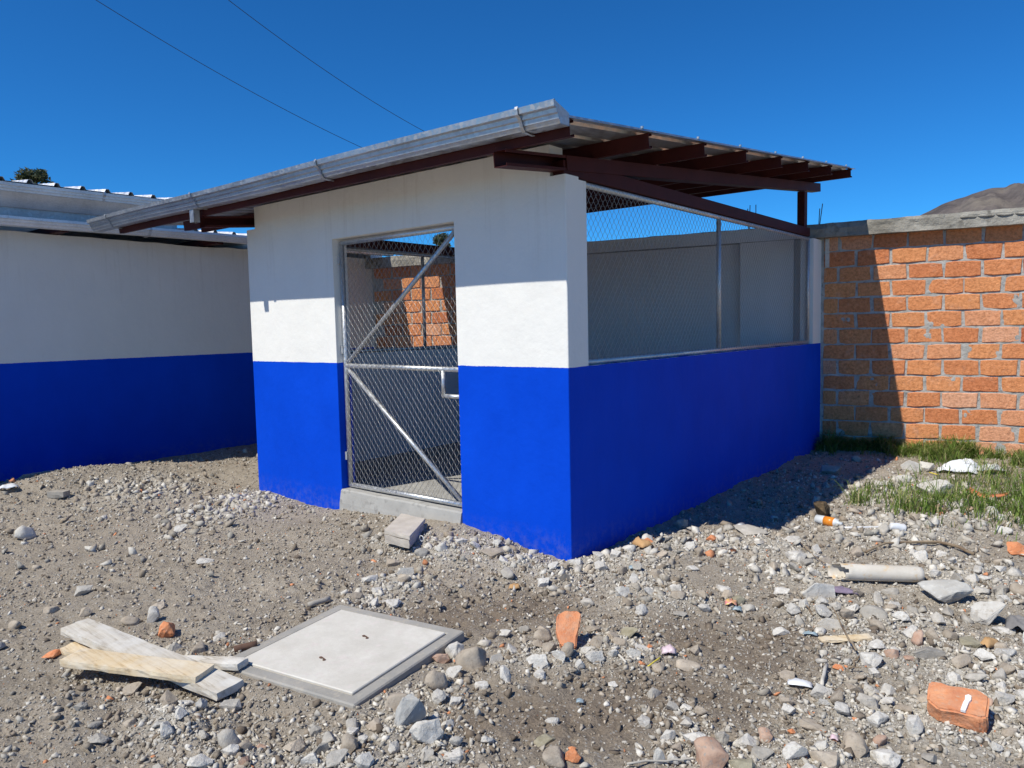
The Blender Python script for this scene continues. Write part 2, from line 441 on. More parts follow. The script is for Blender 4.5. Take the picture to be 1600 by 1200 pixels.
MT['bark'] = mat_mottled('bark', (0.10, 0.075, 0.055), (0.20, 0.16, 0.12), 6, 0.95, 0.8, 20, 0.02)
MT['twig'] = mat_mottled('dry_twig', (0.15, 0.10, 0.065), (0.38, 0.30, 0.20), 8, 0.9, 0.5, 60, 0.003)
MT['cloth_white'] = mat_mottled('white_sack', (0.66, 0.68, 0.70), (0.76, 0.77, 0.78), 5, 0.7, 0.4, 70, 0.004)
MT['plastic_clear'] = mat_mottled('cloudy_plastic', (0.55, 0.58, 0.58), (0.68, 0.70, 0.70), 9, 0.35, 0.5, 40, 0.004, spec=0.6)
MT['plastic_white'] = mat_mottled('white_plastic', (0.68, 0.69, 0.70), (0.75, 0.75, 0.75), 9, 0.4, 0.3, 40, 0.003, spec=0.5)
MT['plastic_orange'] = mat_mottled('orange_plastic', (0.75, 0.24, 0.02), (0.80, 0.28, 0.03), 9, 0.35, 0.1, 40, 0.002, spec=0.5)
MT['plastic_yellow'] = mat_mottled('yellow_plastic', (0.75, 0.60, 0.06), (0.80, 0.66, 0.08), 9, 0.4, 0.1, 40, 0.002, spec=0.5)
MT['tube_card'] = mat_mottled('stained_white_tube', (0.54, 0.48, 0.395), (0.70, 0.655, 0.575), 6, 0.7, 0.3, 60, 0.003, c3=(0.62, 0.42, 0.20), dusty=0.35)
MT['tile'] = mat_mottled('clay_tile', (0.58, 0.155, 0.055), (0.68, 0.21, 0.085), 9, 0.85, 0.4, 60, 0.004, dusty=0.3)
MT['leaf_dry'] = mat_mottled('dry_leaf', (0.42, 0.24, 0.10), (0.56, 0.35, 0.17), 12, 0.8, 0.4, 60, 0.003)
MT['wrap_blue'] = mat_mottled('blue_wrapper', (0.13, 0.24, 0.30), (0.42, 0.46, 0.47), 40, 0.45, 0.3, 60, 0.002, spec=0.6)
MT['wrap_pink'] = mat_mottled('pink_wrapper', (0.58, 0.40, 0.44), (0.70, 0.60, 0.62), 40, 0.4, 0.3, 60, 0.002, spec=0.5)
MT['wrap_yellow'] = mat_mottled('yellow_wrapper', (0.66, 0.50, 0.10), (0.68, 0.22, 0.28), 50, 0.35, 0.3, 60, 0.002, spec=0.6)
MT['char'] = mat_mottled('charred_wood', (0.02, 0.014, 0.01), (0.34, 0.24, 0.13), 26, 0.9, 0.8, 60, 0.006)
MT['cloth_purple'] = mat_mottled('purple_cloth', (0.16, 0.12, 0.18), (0.26, 0.21, 0.28), 20, 0.9, 0.4, 60, 0.003)
MT['cloth_grey'] = mat_mottled('grey_rag', (0.17, 0.16, 0.155), (0.30, 0.285, 0.27), 16, 0.95, 0.6, 60, 0.004)
MT['paint_white'] = mat_mottled('white_paint_dab', (0.80, 0.79, 0.77), (0.84, 0.83, 0.81), 20, 0.7, 0.2, 60, 0.001)
MT['paver'] = mat_mottled('paver_concrete', (0.46, 0.41, 0.35), (0.60, 0.545, 0.475), 9, 0.92, 0.7, 90, 0.004, vary=0.08)

# ground: colour by kind of soil (vertex attribute 'zone': r rubble, g damp earth), grain from noise
def mat_ground():
    m, nt, b = new_mat('construction_earth')
    g = objcoord(nt)
    at_ = node(nt, 'ShaderNodeAttribute', attribute_name='zone')
    sp = node(nt, 'ShaderNodeSeparateColor'); nt.links.new(at_.outputs['Color'], sp.inputs[0])
    n1 = noise(nt, g, 1.4, 6, 0.6); n2 = noise(nt, g, 19.0, 6, 0.7); n3 = noise(nt, g, 95.0, 4, 0.7)
    base = ramp(nt, n1, [(0.3, (0.310, 0.265, 0.208)), (0.7, (0.415, 0.362, 0.293))])
    pale = ramp(nt, n2, [(0.3, (0.42, 0.392, 0.340)), (0.7, (0.61, 0.575, 0.51))])
    brown = ramp(nt, n2, [(0.3, (0.170, 0.130, 0.095)), (0.7, (0.265, 0.212, 0.160))])
    c = mixc(nt, math_(nt, 'MULTIPLY', sp.outputs[0], 0.75), base, pale)
    c = mixc(nt, math_(nt, 'MULTIPLY', sp.outputs[1], 0.85), c, brown)
    grain = ramp(nt, n3, [(0.25, (0.62, 0.60, 0.57)), (0.5, (1, 1, 1)), (0.78, (1.38, 1.36, 1.33))])
    c = mixc(nt, 1.0, c, grain, 'MULTIPLY')
    vo = node(nt, 'ShaderNodeTexVoronoi'); vo.inputs['Scale'].default_value = 70.0; nt.links.new(g, vo.inputs['Vector'])
    vs = node(nt, 'ShaderNodeSeparateXYZ'); nt.links.new(vo.outputs['Color'], vs.inputs[0])
    peb = math_(nt, 'MULTIPLY', math_(nt, 'GREATER_THAN', vs.outputs[0], 0.80), math_(nt, 'LESS_THAN', vo.outputs['Distance'], 0.40))
    c = mixc(nt, math_(nt, 'MULTIPLY', peb, 0.7), c, (0.46, 0.44, 0.40))
    nt.links.new(c, b.inputs['Base Color'])
    b.inputs['Roughness'].default_value = 0.97
    b.inputs['Specular IOR Level'].default_value = 0.15
    p = bump(nt, b, noise(nt, g, 42.0, 6, 0.72), 0.9, 0.02)
    p = bump(nt, b, n3, 0.7, 0.008, p)
    bump(nt, b, math_(nt, 'SUBTRACT', 1.0, vo.outputs['Distance']), 0.35, 0.006, p)
    return m
MT['ground'] = mat_ground()

def mat_attr(name, rough=0.92, bs=0.5, bscale=90):
    m, nt, b = new_mat(name)
    a = node(nt, 'ShaderNodeAttribute', attribute_name='tint')
    v = objcoord(nt)
    g = ramp(nt, noise(nt, v, 60, 4), [(0.3, (0.8, 0.8, 0.8)), (0.7, (1.15, 1.15, 1.15))])
    c = mixc(nt, 1.0, a.outputs['Color'], g, 'MULTIPLY')
    nt.links.new(c, b.inputs['Base Color'])
    b.inputs['Roughness'].default_value = rough; b.inputs['Specular IOR Level'].default_value = 0.25
    bump(nt, b, noise(nt, v, bscale, 4), bs, 0.005)
    return m
MT['gravel'] = mat_attr('gravel_stone')
def mat_leafy(name):
    m, nt, b = new_mat(name)
    a = node(nt, 'ShaderNodeAttribute', attribute_name='tint')
    nt.links.new(a.outputs['Color'], b.inputs['Base Color'])
    b.inputs['Roughness'].default_value = 0.55; b.inputs['Specular IOR Level'].default_value = 0.3
    out = [n for n in nt.nodes if n.type == 'OUTPUT_MATERIAL'][0]
    tr = node(nt, 'ShaderNodeBsdfTranslucent'); nt.links.new(a.outputs['Color'], tr.inputs['Color'])
    mx = node(nt, 'ShaderNodeMixShader'); mx.inputs[0].default_value = 0.3
    nt.links.new(b.outputs[0], mx.inputs[1]); nt.links.new(tr.outputs[0], mx.inputs[2]); nt.links.new(mx.outputs[0], out.inputs[0])
    return m
MT['leafy'] = mat_leafy('green_blade')
def mat_hill():
    m, nt, b = new_mat('dry_hillside')
    v = objcoord(nt)
    c = ramp(nt, noise(nt, v, 0.006, 7, 0.62), [(0.30, (0.080, 0.072, 0.074)), (0.5, (0.140, 0.122, 0.115)), (0.70, (0.235, 0.205, 0.165))])
    c2 = ramp(nt, noise(nt, v, 0.03, 6, 0.7), [(0.35, (0.7, 0.7, 0.72)), (0.65, (1.15, 1.12, 1.08))])
    nt.links.new(mixc(nt, 1.0, c, c2, 'MULTIPLY'), b.inputs['Base Color'])
    b.inputs['Roughness'].default_value = 1.0; b.inputs['Specular IOR Level'].default_value = 0.05
    bump(nt, b, noise(nt, v, 0.05, 6, 0.7), 0.6, 8.0)
    return m
MT['hill'] = mat_hill()

def mesh_np(name, v, f, mat, tint=None, smooth=False, attr='tint', parent=None):
    """numpy mesh with same-sized faces"""
    me = bpy.data.meshes.new(name)
    v = np.ascontiguousarray(v, dtype=np.float32); f = np.ascontiguousarray(f, dtype=np.int32)
    nf, k = f.shape
    me.vertices.add(len(v)); me.vertices.foreach_set('co', v.ravel())
    me.loops.add(nf * k); me.loops.foreach_set('vertex_index', f.ravel())
    me.polygons.add(nf); me.polygons.foreach_set('loop_start', np.arange(0, nf * k, k, dtype=np.int32))
    if smooth: me.polygons.foreach_set('use_smooth', np.ones(nf, dtype=bool))
    me.update(calc_edges=True)
    if tint is not None:
        a = me.color_attributes.new(attr, 'FLOAT_COLOR', 'POINT')
        cc = np.ones((len(v), 4), dtype=np.float32); cc[:, :3] = tint
        a.data.foreach_set('color', cc.ravel())
    me.materials.append(mat)
    o = bpy.data.objects.new(name, me); col.objects.link(o)
    if parent is not None: o.parent = parent
    return o

# ================================================================== THE SETTING
def axis(lo, hi, step, far):
    a = list(np.arange(lo, hi + 1e-6, step)); s = step; x = lo
    left = []
    while x > -far:
        s *= 1.28; x -= s; left.append(x)
    s = step; x = a[-1]; right = []
    while x < far:
        s *= 1.28; x += s; right.append(x)
    return np.array(left[::-1] + a + right)
gx = axis(-3.5, 6.6, 0.018, 4500.0); gy = axis(-3.6, 6.8, 0.018, 4500.0)
GX, GY = np.meshgrid(gx, gy, indexing='ij')
GZ = gh(GX, GY)
nx, ny = GX.shape
idx = np.arange(nx * ny).reshape(nx, ny)
gf = np.stack([idx[:-1, :-1], idx[1:, :-1], idx[1:, 1:], idx[:-1, 1:]], -1).reshape(-1, 4)
zp, zb = zone(GX.ravel(), GY.ravel())
ground = mesh_np('ground', np.stack([GX.ravel(), GY.ravel(), GZ.ravel()], 1), gf, MT['ground'],
                 np.stack([zp, zb, np.zeros_like(zp)], 1), smooth=True, attr='zone')
tag(ground, 'bare grey-brown construction site earth strewn with rubble', 'ground', kind='structure')

# hill far behind the brick wall, on the right
def build_hill():
    D = 1900.0
    fw = RW @ _ray((1500, 497)); fw[2] = 0; fw /= np.linalg.norm(fw)
    rt = np.array([fw[1], -fw[0], 0.0])
    prof = [(-420, -40), (-190, 15), (-130, 255 - 10), (-80, 268), (-55, 276), (-20, 302), (12, 318), (40, 326), (60, 325), (100, 331), (170, 352), (260, 372), (420, 365), (700, 330), (1100, 250)]
    us = np.array([p[0] for p in prof]) * D / F_PX * 0.735; 
    hs_ = []
    for dx, hgt in prof:
        hs_.append(hgt)
    # heights: from silhouette rows of the photograph (pixels above the horizon)
    sil = {-420: 0, -190: 60, -130: 130, -80: 162, -55: 172, -20: 186, 12: 193, 40: 199, 60: 197.5, 100: 202, 170: 214, 260: 222, 420: 215, 700: 190, 1100: 130}
    hh = np.array([sil[p[0]] for p in prof]) / F_PX * D * 0.845
    u = np.linspace(us[0], us[-1], 260); w = np.linspace(-900, 700, 150)
    U, W = np.meshgrid(u, w, indexing='ij')
    R = np.interp(U, us, hh)
    fall = np.where(W < 0, np.clip(1 + W / 900.0, 0, 1) ** 0.9, np.clip(1 - W / 700.0, 0, 1) ** 1.3)
    gul = fbm(U * 0.004 + W * 0.0008, W * 0.0012, 2.4, 5, 40, 0.55)
    Z = R * fall + gul * 85 * np.clip(-W / 160.0, 0, 1) * (fall > 0.03) * fall - 4 + fbm(U, W, 0.03, 3, 71) * 2.2
    P = CAM[None, None, :] * np.array([1, 1, 0]) + fw * (D + W)[..., None] + rt * U[..., None]
    P[..., 2] = Z + 1.5
    n, m_ = U.shape
    ii = np.arange(n * m_).reshape(n, m_)
    f = np.stack([ii[:-1, :-1], ii[1:, :-1], ii[1:, 1:], ii[:-1, 1:]], -1).reshape(-1, 4)
    o = mesh_np('hill', P.reshape(-1, 3), f, MT['hill'], smooth=True)
    tag(o, 'dry brown hillside far behind the brick wall', 'hill', kind='structure')
build_hill()

# ================================================================== THE PEN (white and blue shed)
shed = empty('animal_pen', (0, 0, 0), 'small white and blue walled pen with a mesh gate and sloping metal roof', 'shed')
WT = 2.53
# front wall: one piece with the door opening
mb = MB()
pts = [(0.0, -0.25), (1.0, -0.25), (1.0, 2.33), (2.43, 2.33), (2.43, -0.25), (3.74, -0.25), (3.74, WT), (3.594, WT), (3.594, 2.735), (0.126, 2.735), (0.126, WT), (0.0, WT)]
mb.sweep([(0.0, y, z) for y, z in pts], (0, 0, 0), (0.15, 0, 0))
fwall = mb.build('front_wall', MT['wall'], shed)
bm = bmesh.new(); bm.from_mesh(fwall.data)
es = [e for e in bm.edges if all(abs(v.co.x) < 1e-5 for v in e.verts) and abs(e.verts[0].co.z - e.verts[1].co.z) > 0.5]
bmesh.ops.bevel(bm, geom=es, offset=0.009, segments=3, affect='EDGES', profile=0.5)
bm.to_mesh(fwall.data); bm.free()
MB().box(0.1502, 0.24, 0.0, 0.15, -0.25, 2.512).build('corner_column', MT['wall'], shed)
MB().box(0.2402, 5.08, 0.0, 0.15, -0.25, 1.272).build('side_wall', MT['wall'], shed)
MB().box(5.0802, 5.42, 0.0, 0.15, -0.25, 2.512).build('back_column', MT['wall'], shed)
MB().box(0.1502, 4.70, 3.59, 3.7395, -0.25, 1.30).build('side_wall', MT['white_plaster'], shed)
mb = MB()
mb.box(0.1502, 5.0, 0.1502, 3.5898, -0.2, 0.12)
mb.build('floor_slab', MT['concrete'], shed)
# sill under the gate, rough cast
mb = MB()
n = 16
top = []; 
for i in range(n + 1):
    y = 0.998 + (2.432 - 0.998) * i / n
    dx = -0.012 * vnoise(i * 0.9, 3.1, 4) ; dz = 0.006 * (vnoise(i * 1.1, 7.7, 4) - .5)
    top.append((dx, y, 0.165 + dz))
vs = []
for (x, y, z) in top:
    vs += [(x - 0.035, y, -0.2), (x - 0.02, y, 0.05), (x, y, z - 0.012), (x + 0.012, y, z), (0.16, y, z)]
fs = []
for i in range(n):
    for k in range(4):
        fs.append((i * 5 + k, i * 5 + k + 1, i * 5 + 5 + k + 1, i * 5 + 5 + k))
fs += [(0, 1, 2, 3, 4), tuple(n * 5 + k for k in (4, 3, 2, 1, 0))]
mb.add(vs, fs).build('door_sill', MT['concrete'], shed)

# --- roof frame, in its own slope: s along the slope from the rafter tip, n up from the top of the rafters
SL = math.atan(0.0995); CS, SN = math.cos(SL), math.sin(SL)
def rp(s, y, n): return Vector((-0.58 + s * CS - n * SN, y, 2.594 + s * SN + n * CS))
def cchan(mb, s0, s1, y, w, h, n0, openy, t=0.004, lip=0.018):
    """C section running down the slope, open towards openy (+1/-1)"""
    ya, yb = (y, y + w) if openy < 0 else (y + w, y)     # ya = open side
    d = 1 if openy < 0 else -1
    P = [(ya, n0 + lip), (ya, n0), (yb, n0), (yb, n0 + h), (ya, n0 + h), (ya, n0 + h - lip),
         (ya + d * t, n0 + h - lip), (ya + d * t, n0 + h - t), (yb - d * t, n0 + h - t), (yb - d * t, n0 + t), (ya + d * t, n0 + t), (ya + d * t, n0 + lip)]
    mb.sweep([rp(s0, a, b) for a, b in P], rp(s0, 0, 0), rp(s1, 0, 0))
def cpurlin(mb, s, y0, y1, w, h, n0, t=0.004, lip=0.016, flip=False):
    sa, sb = s, s + w                                    # web on the side of sa, open towards sb
    d = 1
    if flip: sa, sb = s + w, s; d = -1
    P = [(sb, n0 + lip), (sb, n0), (sa, n0), (sa, n0 + h), (sb, n0 + h), (sb, n0 + h - lip),
         (sb - d * t, n0 + h - lip), (sb - d * t, n0 + h - t), (sa + d * t, n0 + h - t), (sa + d * t, n0 + t), (sb - d * t, n0 + t), (sb - d * t, n0 + lip)]
    mb.sweep([rp(a, y0, b) for a, b in P], (0, y0, 0), (0, y1, 0))
for (yr, s0_, s1) in ((0.02, 0.0, 5.98), (3.60, 0.08, 4.95)):
    mb = MB(); cchan(mb, s0_, s1, yr, 0.10, 0.097, -0.097, -1)
    r_ = mb.build('rafter', MT['primer'], shed)
    MB().obox((rp(0.62, yr, -0.0485) + rp(s1, yr, -0.0485)) / 2 + Vector((0, -0.003, 0)), (rp(s1, 0, 0) - rp(0.62, 0, 0)) / 2, (0, 0.002, 0), Vector((-SN, 0, CS)) * 0.0478).build('cover_plate', MT['primer'], r_)
MB().box(0.02, 5.03, 0.026, 0.114, 2.53, 2.628).build('tie_beam', MT['primer'], shed, bevel=0.003)
MB().box(0.16, 4.60, 3.606, 3.694, 2.45, 2.548).build('tie_beam', MT['primer'], shed, bevel=0.003)
MB().box(4.83, 4.93, 0.028, 0.112, 2.63, 3.03).build('roof_post', MT['primer'], shed, bevel=0.003)
MB().box(4.50, 4.58, 3.62, 3.68, 2.55, 2.98).build('roof_post', MT['primer'], shed, bevel=0.003)
MB().box(0.05, 0.10, 0.14, 0.19, 2.528, 2.70).build('roof_post', MT['steel_rust'], shed)
purl_s = [0.055, 0.965, 1.81, 2.61, 3.43, 4.19, 4.95, 5.70]
for i, s in enumerate(purl_s):
    mb = MB(); cpurlin(mb, s, -0.40, (5.25 if i == 0 else 5.30 + 0.03 * math.sin(i * 5)) if i < 5 else 4.5, 0.045, 0.095, 0.001)
    mb.build('purlin', MT['primer'], shed)
# stub of channel by the left rafter
mb = MB(); cpurlin(mb, 0.10, 3.71, 4.02, 0.05, 0.085, -0.090); mb.build('channel_stub', MT['primer'], shed)

def ribbed(y0, y1, pitch, off, top, rh=0.034):
    """profile along the eave: list of (y, height)"""
    out = [(y0, 0.0)]; k = math.ceil((y0 - off) / pitch)
    while True:
        c = off + k * pitch
        if c - 0.04 > y1: break
        for d, h in ((-0.034, 0), (-0.015, rh), (0.015, rh), (0.034, 0)):
            if y0 < c + d < y1: out.append((c + d, h))
        k += 1
    out.append((y1, 0.0))
    return out
prof = ribbed(-0.415, 5.45, 0.255, -0.33, 0)
for (a, b) in ((-0.415, 0.69), (0.69, 1.71), (1.71, 2.73), (2.73, 3.75), (3.75, 4.77), (4.77, 5.45)):
    pr = [(y, h) for y, h in prof if a - 1e-6 <= y <= b + 0.075]
    s1 = 5.86 if a < 3.7 else 4.9
    mb = MB(); vs = []; nS = 10
    lift = 0.0022 * (hash(a) % 2)
    for j in range(nS + 1):
        s = -0.02 + (s1 + 0.02) * j / nS
        for (y, h) in pr:
            vs.append(rp(s, y, 0.100 + h + lift + 0.0025 * (vnoise(s * 2, y * 3, 3) - .5)))
    m_ = len(pr)
    fs = [(j * m_ + k, j * m_ + k + 1, (j + 1) * m_ + k + 1, (j + 1) * m_ + k) for j in range(nS) for k in range(m_ - 1)]
    mb.add(vs, fs).build('roof_sheet', MT['galv'], shed, solid=0.0016)
# screws on the verge
for s in purl_s:
    p = rp(s + 0.022, -0.345, 0.135)
    mb = MB(); mb.tube([p, p + Vector((-SN, 0, CS)) * 0.014], 0.011, 6); mb.build('roof_screw', MT['galv'], shed)

# --- gutter along the front eave
def gutter(xs, y0, y1, prof_, name, parent, mat, nseg=24):
    pass
GP = [(-0.548, 2.718), (-0.550, 2.652), (-0.632, 2.652), (-0.640, 2.672), (-0.648, 2.676), (-0.652, 2.700), (-0.664, 2.706), (-0.668, 2.728), (-0.690, 2.734), (-0.695, 2.766), (-0.684, 2.770), (-0.680, 2.762)]
mb = MB(); ys = np.linspace(-0.415, 5.62, 40)
vs = []
for j, y in enumerate(ys):
    sag = 0.005 * math.sin(y * 1.7) - 0.003 * (y / 5)
    for (x, z) in GP: vs.append((x + 0.004 * math.sin(y * 2.3), y, z + sag))
k_ = len(GP)
fs = [(j * k_ + k, j * k_ + k + 1, (j + 1) * k_ + k + 1, (j + 1) * k_ + k) for j in range(len(ys) - 1) for k in range(k_ - 1)]
gut = mb.add(vs, fs).build('gutter', MT['galv'], shed, solid=0.0022)
for y in (-0.412, 5.617):
    mb = MB(); mb.add([(x, y, z) for x, z in GP[:10]], [tuple(range(10))]); mb.build('end_cap', MT['galv_dull'], gut, solid=0.003)
for y in (-0.16, 1.68, 3.46, 5.15):
    path = [(-0.699, y, 2.772), (-0.705, y, 2.755), (-0.700, y, 2.728), (-0.676, y, 2.712), (-0.664, y, 2.694), (-0.654, y, 2.668), (-0.635, y, 2.645), (-0.59, y, 2.640), (-0.545, y, 2.640)]
    mb = MB(); vs = []
    for p in path: vs += [(p[0], y - 0.011, p[2]), (p[0], y + 0.011, p[2])]
    fs = [(2 * i, 2 * i + 1, 2 * i + 3, 2 * i + 2) for i in range(len(path) - 1)]
    mb.add(vs, fs).build('gutter_bracket', MT['galv'], gut, solid=0.003)
mb = MB()
mb.sweep([(-0.62, 3.56, 2.66), (-0.565, 3.56, 2.66), (-0.565, 3.625, 2.66), (-0.62, 3.625, 2.66)], (0, 0, 2.66), (0, 0, 2.535), cap=False)
mb.build('outlet', MT['galv'], gut, solid=0.003)

# --- chain link
def chain_link(name, org, ud, vd, nd, wid, hgt, parent, dw=0.060, dh=0.075, r=0.00135, clip=None):
    org, ud, vd, nd = map(np.array, (org, ud, vd, nd))
    nW = int(wid / (dw / 2)); nH = int(hgt / (dh / 2))
    V = []; Fc = []; base = 0
    for i in range(nW):
        pts = []
        for k in range(nH + 1):
            knot = (i + 1) if (k + i) % 2 else i
            sgn = 1 if (k + i) % 2 else -1
            u = knot * dw / 2 - sgn * 0.0012; v = k * dh / 2
            jit = 0.0015 * (vnoise(knot * 0.7, k * 0.45, 12) - .5) * 4
            o_ = 0.0035 * sgn
            bul = 0.010 * fbm(np.array([u]), np.array([v]), 1.3, 2, 9)[0]
            if k > 0: pts.append((u + sgn * -0.004 + jit, v - dh * 0.085, o_ * 0.6 + bul))
            pts.append((u + jit, v, o_ + bul))
            if k < nH: pts.append((u + sgn * -0.004 + jit, v + dh * 0.085, o_ * 0.2 + bul))
        P = np.array(pts)
        if clip is not None:
            P = P[clip(P[:, 0], P[:, 1])]
            if len(P) < 2: continue
        W = org + P[:, :1] * ud + P[:, 1:2] * vd + P[:, 2:3] * nd
        T = np.gradient(W, axis=0); T /= np.linalg.norm(T, axis=1)[:, None] + 1e-12
        A = np.cross(T, nd); A /= np.linalg.norm(A, axis=1)[:, None] + 1e-12
        B = np.cross(T, A)
        ring = np.stack([W + A * r, W + B * r, W - A * r, W - B * r], 1)
        m_ = len(W); V.append(ring.reshape(-1, 3))
        ii = base + np.arange(m_ * 4).reshape(m_, 4)
        for k in range(4):
            k2 = (k + 1) % 4
            seg = np.stack([ii[:-1, k], ii[:-1, k2], ii[1:, k2], ii[1:, k]], 1)
            if clip is not None:
                gap = np.abs(np.diff(P[:, 1])) < dh * 0.6
                seg = seg[gap]
            Fc.append(seg)
        base += m_ * 4
    o = mesh_np(name, np.concatenate(V), np.concatenate(Fc), MT['wire'], smooth=True, parent=parent)
    o['kind'] = 'stuff'
    return o

# --- gate
GXP = 0.075
gate_r = 0.021
y0, y1, z0, z1 = 1.03, 2.40, 0.197, 2.298
mb = MB()
mb.tube([(GXP, y1, z0 - .005), (GXP, y1, z1 + .01)], gate_r, 12); mb.tube([(GXP, y0, z0 - .005), (GXP, y0, z1 + .01)], gate_r, 12)
mb.tube([(GXP, y0, z0), (GXP, y1, z0)], gate_r * .98, 12); mb.tube([(GXP, y0, z1), (GXP, y1, z1)], gate_r * .98, 12)
gate = mb.build('gate', MT['pipe_galv'], shed, smooth=True)
MB().tube([(GXP, y0, 1.235), (GXP, y1, 1.245)], gate_r * .95, 12).build('mid_rail', MT['pipe_galv'], gate, smooth=True)
MB().tube([(GXP + .004, y1 - .01, 1.26), (GXP + .004, y0 + .02, 2.28)], gate_r * .9, 12).build('brace', MT['pipe_galv'], gate, smooth=True)
MB().tube([(GXP + .004, y1 - .01, 1.225), (GXP + .004, y0 + .01, 0.205)], gate_r * .9, 12).build('brace', MT['pipe_galv'], gate, smooth=True)
mb = MB(); mb.tube([(GXP - .012, 1.215, 1.225), (GXP - .012, 1.215, 1.025)], 0.017, 10); mb.tube([(GXP - .012, 1.225, 1.03), (GXP - .012, 1.02, 1.03)], 0.017, 10)
mb.build('latch_guard', MT['pipe_galv'], gate, smooth=True)
def gclip(u, v):
    y = 2.405 - u; z = 0.19 + v
    return ~((y < 1.205) & (z > 1.03) & (z < 1.225))
chain_link('wire_mesh', (GXP - 0.024, 2.405, 0.19), (0, -1, 0), (0, 0, 1), (-1, 0, 0), 1.38, 2.12, gate, clip=gclip)
for z in (0.42, 1.35, 2.12):
    MB().box(GXP - 0.03, GXP + 0.01, 2.404, 2.4285, z, z + 0.07).build('hinge', MT['galv_dull'], gate)
# --- mesh panels over the side walls
def panel(y, x0, x1, zlo, zhi, posts, nd):
    mb = MB()
    mb.tube([(x0, y, zlo), (x1, y, zlo)], 0.021, 10); mb.tube([(x0, y, zhi), (x1, y, zhi)], 0.021, 10)
    p = mb.build('mesh_panel', MT['pipe_galv'], shed, smooth=True)
    for x in posts:
        MB().tube([(x, y, zlo), (x, y, zhi)], 0.021, 10).build('post', MT['pipe_galv'], p, smooth=True)
    chain_link('wire_mesh', (x0, y + nd * 0.024, zlo - 0.015), (1, 0, 0), (0, 0, 1), (0, nd, 0), x1 - x0, zhi - zlo + 0.03, p)
    return p
panel(0.055, 0.262, 5.055, 1.294, 2.505, (0.264, 2.515, 5.053), -1)
panel(3.66, 0.18, 4.68, 1.322, 2.425, (0.182, 2.26, 4.66), -1)

# ================================================================== THE LEFT BUILDING
lb = empty('low_building', (1.0, 8.0, 0), 'long white and blue walled building in shade with metal gutters on the left', 'building')
mb = MB(); n = 60; xs = np.linspace(-7.0, 4.35, n)
vs = []
for i, x in enumerate(xs):
    zt = 2.70 + 0.035 * (vnoise(x * 2.1, 0.4, 3) - .5) + 0.02 * (vnoise(x * 9, 1.4, 3) - .5)
    vs += [(x, 6.6, -0.3), (x, 6.6, zt), (x, 6.76, zt), (x, 6.76, -0.3)]
fs = [(i * 4 + k, i * 4 + (k + 1) % 4, i * 4 + 4 + (k + 1) % 4, i * 4 + 4 + k) for i in range(n - 1) for k in range(4)]
fs += [(0, 3, 2, 1), tuple((n - 1) * 4 + k for k in range(4))]
mb.add(vs, fs).build('wall', MT['wall'], lb)
MB().box(4.10, 4.3495, 6.7605, 10.4, -0.3, 3.2).box(-6.98, -6.80, 6.7605, 10.4, -0.3, 3.2).box(-6.98, 4.35, 10.4, 10.55, -0.3, 3.4).build('rear_wall', MT['white_plaster'], lb)
def eave_gutter(x0, x1, yb, zb, hgt, wid, name, mat, parent):
    # box gutter with a stepped lip, seen from outside (facing -y)
    P = [(yb, zb + hgt), (yb, zb), (yb - wid * .72, zb), (yb - wid * .78, zb + hgt * .30), (yb - wid * .86, zb + hgt * .34), (yb - wid * .9, zb + hgt * .62), (yb - wid, zb + hgt * .68), (yb - wid, zb + hgt), (yb - wid * .94, zb + hgt * 1.02)]
    mb = MB(); n = 30; vs = []
    for x in np.linspace(x0, x1, n):
        sg = 0.006 * math.sin(x * 1.3)
        for y, z in P: vs.append((x, y, z + sg))
    k_ = len(P)
    fs = [(j * k_ + k, j * k_ + k + 1, (j + 1) * k_ + k + 1, (j + 1) * k_ + k) for j in range(n - 1) for k in range(k_ - 1)]
    g_ = mb.add(vs, fs).build(name, mat, parent, solid=0.002)
    for x in (x0 + 0.002, x1 - 0.002):
        MB().add([(x, y, z) for y, z in P[:8]], [tuple(range(8))]).build('end_cap', mat, g_, solid=0.003)
    return g_
def brk(x, yb, zb, hgt, wid, g_):
    P = [(yb - wid - .006, zb + hgt + .006), (yb - wid - .01, zb + hgt * .7), (yb - wid * .93, zb + hgt * .55), (yb - wid * .85, zb + .01), (yb - wid * .7, zb - .008), (yb, zb - .01)]
    vs = []
    for y, z in P: vs += [(x - .013, y, z), (x + .013, y, z)]
    MB().add(vs, [(2 * i, 2 * i + 1, 2 * i + 3, 2 * i + 2) for i in range(len(P) - 1)]).build('gutter_bracket', MT['galv_dull'], g_, solid=0.004)
# lower eave, running the whole length
g1 = eave_gutter(-7.0, 4.08, 6.30, 2.728, 0.088, 0.17, 'gutter', MT['galv_bright'], lb)
for x in (-2.2, 0.22, 1.9, 3.4): brk(x, 6.30, 2.728, 0.088, 0.17, g1)
def roof_xy(x0, x1, yb, zb, depth, slope, off, mat):
    pr = ribbed(x0, x1, 0.258, off, 0, 0.036); vs = []
    for j in range(7):
        y = yb + depth * j / 6
        for (x, h) in pr: vs.append((x, y, zb + slope * (y - yb) + h + 0.003 * (vnoise(x * 3, y * 2, 8) - .5)))
    m_ = len(pr)
    return MB().add(vs, [(j * m_ + k, j * m_ + k + 1, (j + 1) * m_ + k + 1, (j + 1) * m_ + k) for j in range(6) for k in range(m_ - 1)]).build('roof_sheet', mat, lb, solid=0.002)
for (a, b) in ((0.55, 2.4), (2.4, 4.14)):
    roof_xy(a, b, 6.14, 2.818, 4.4, 0.11, -1.02, MT['roof_white'])
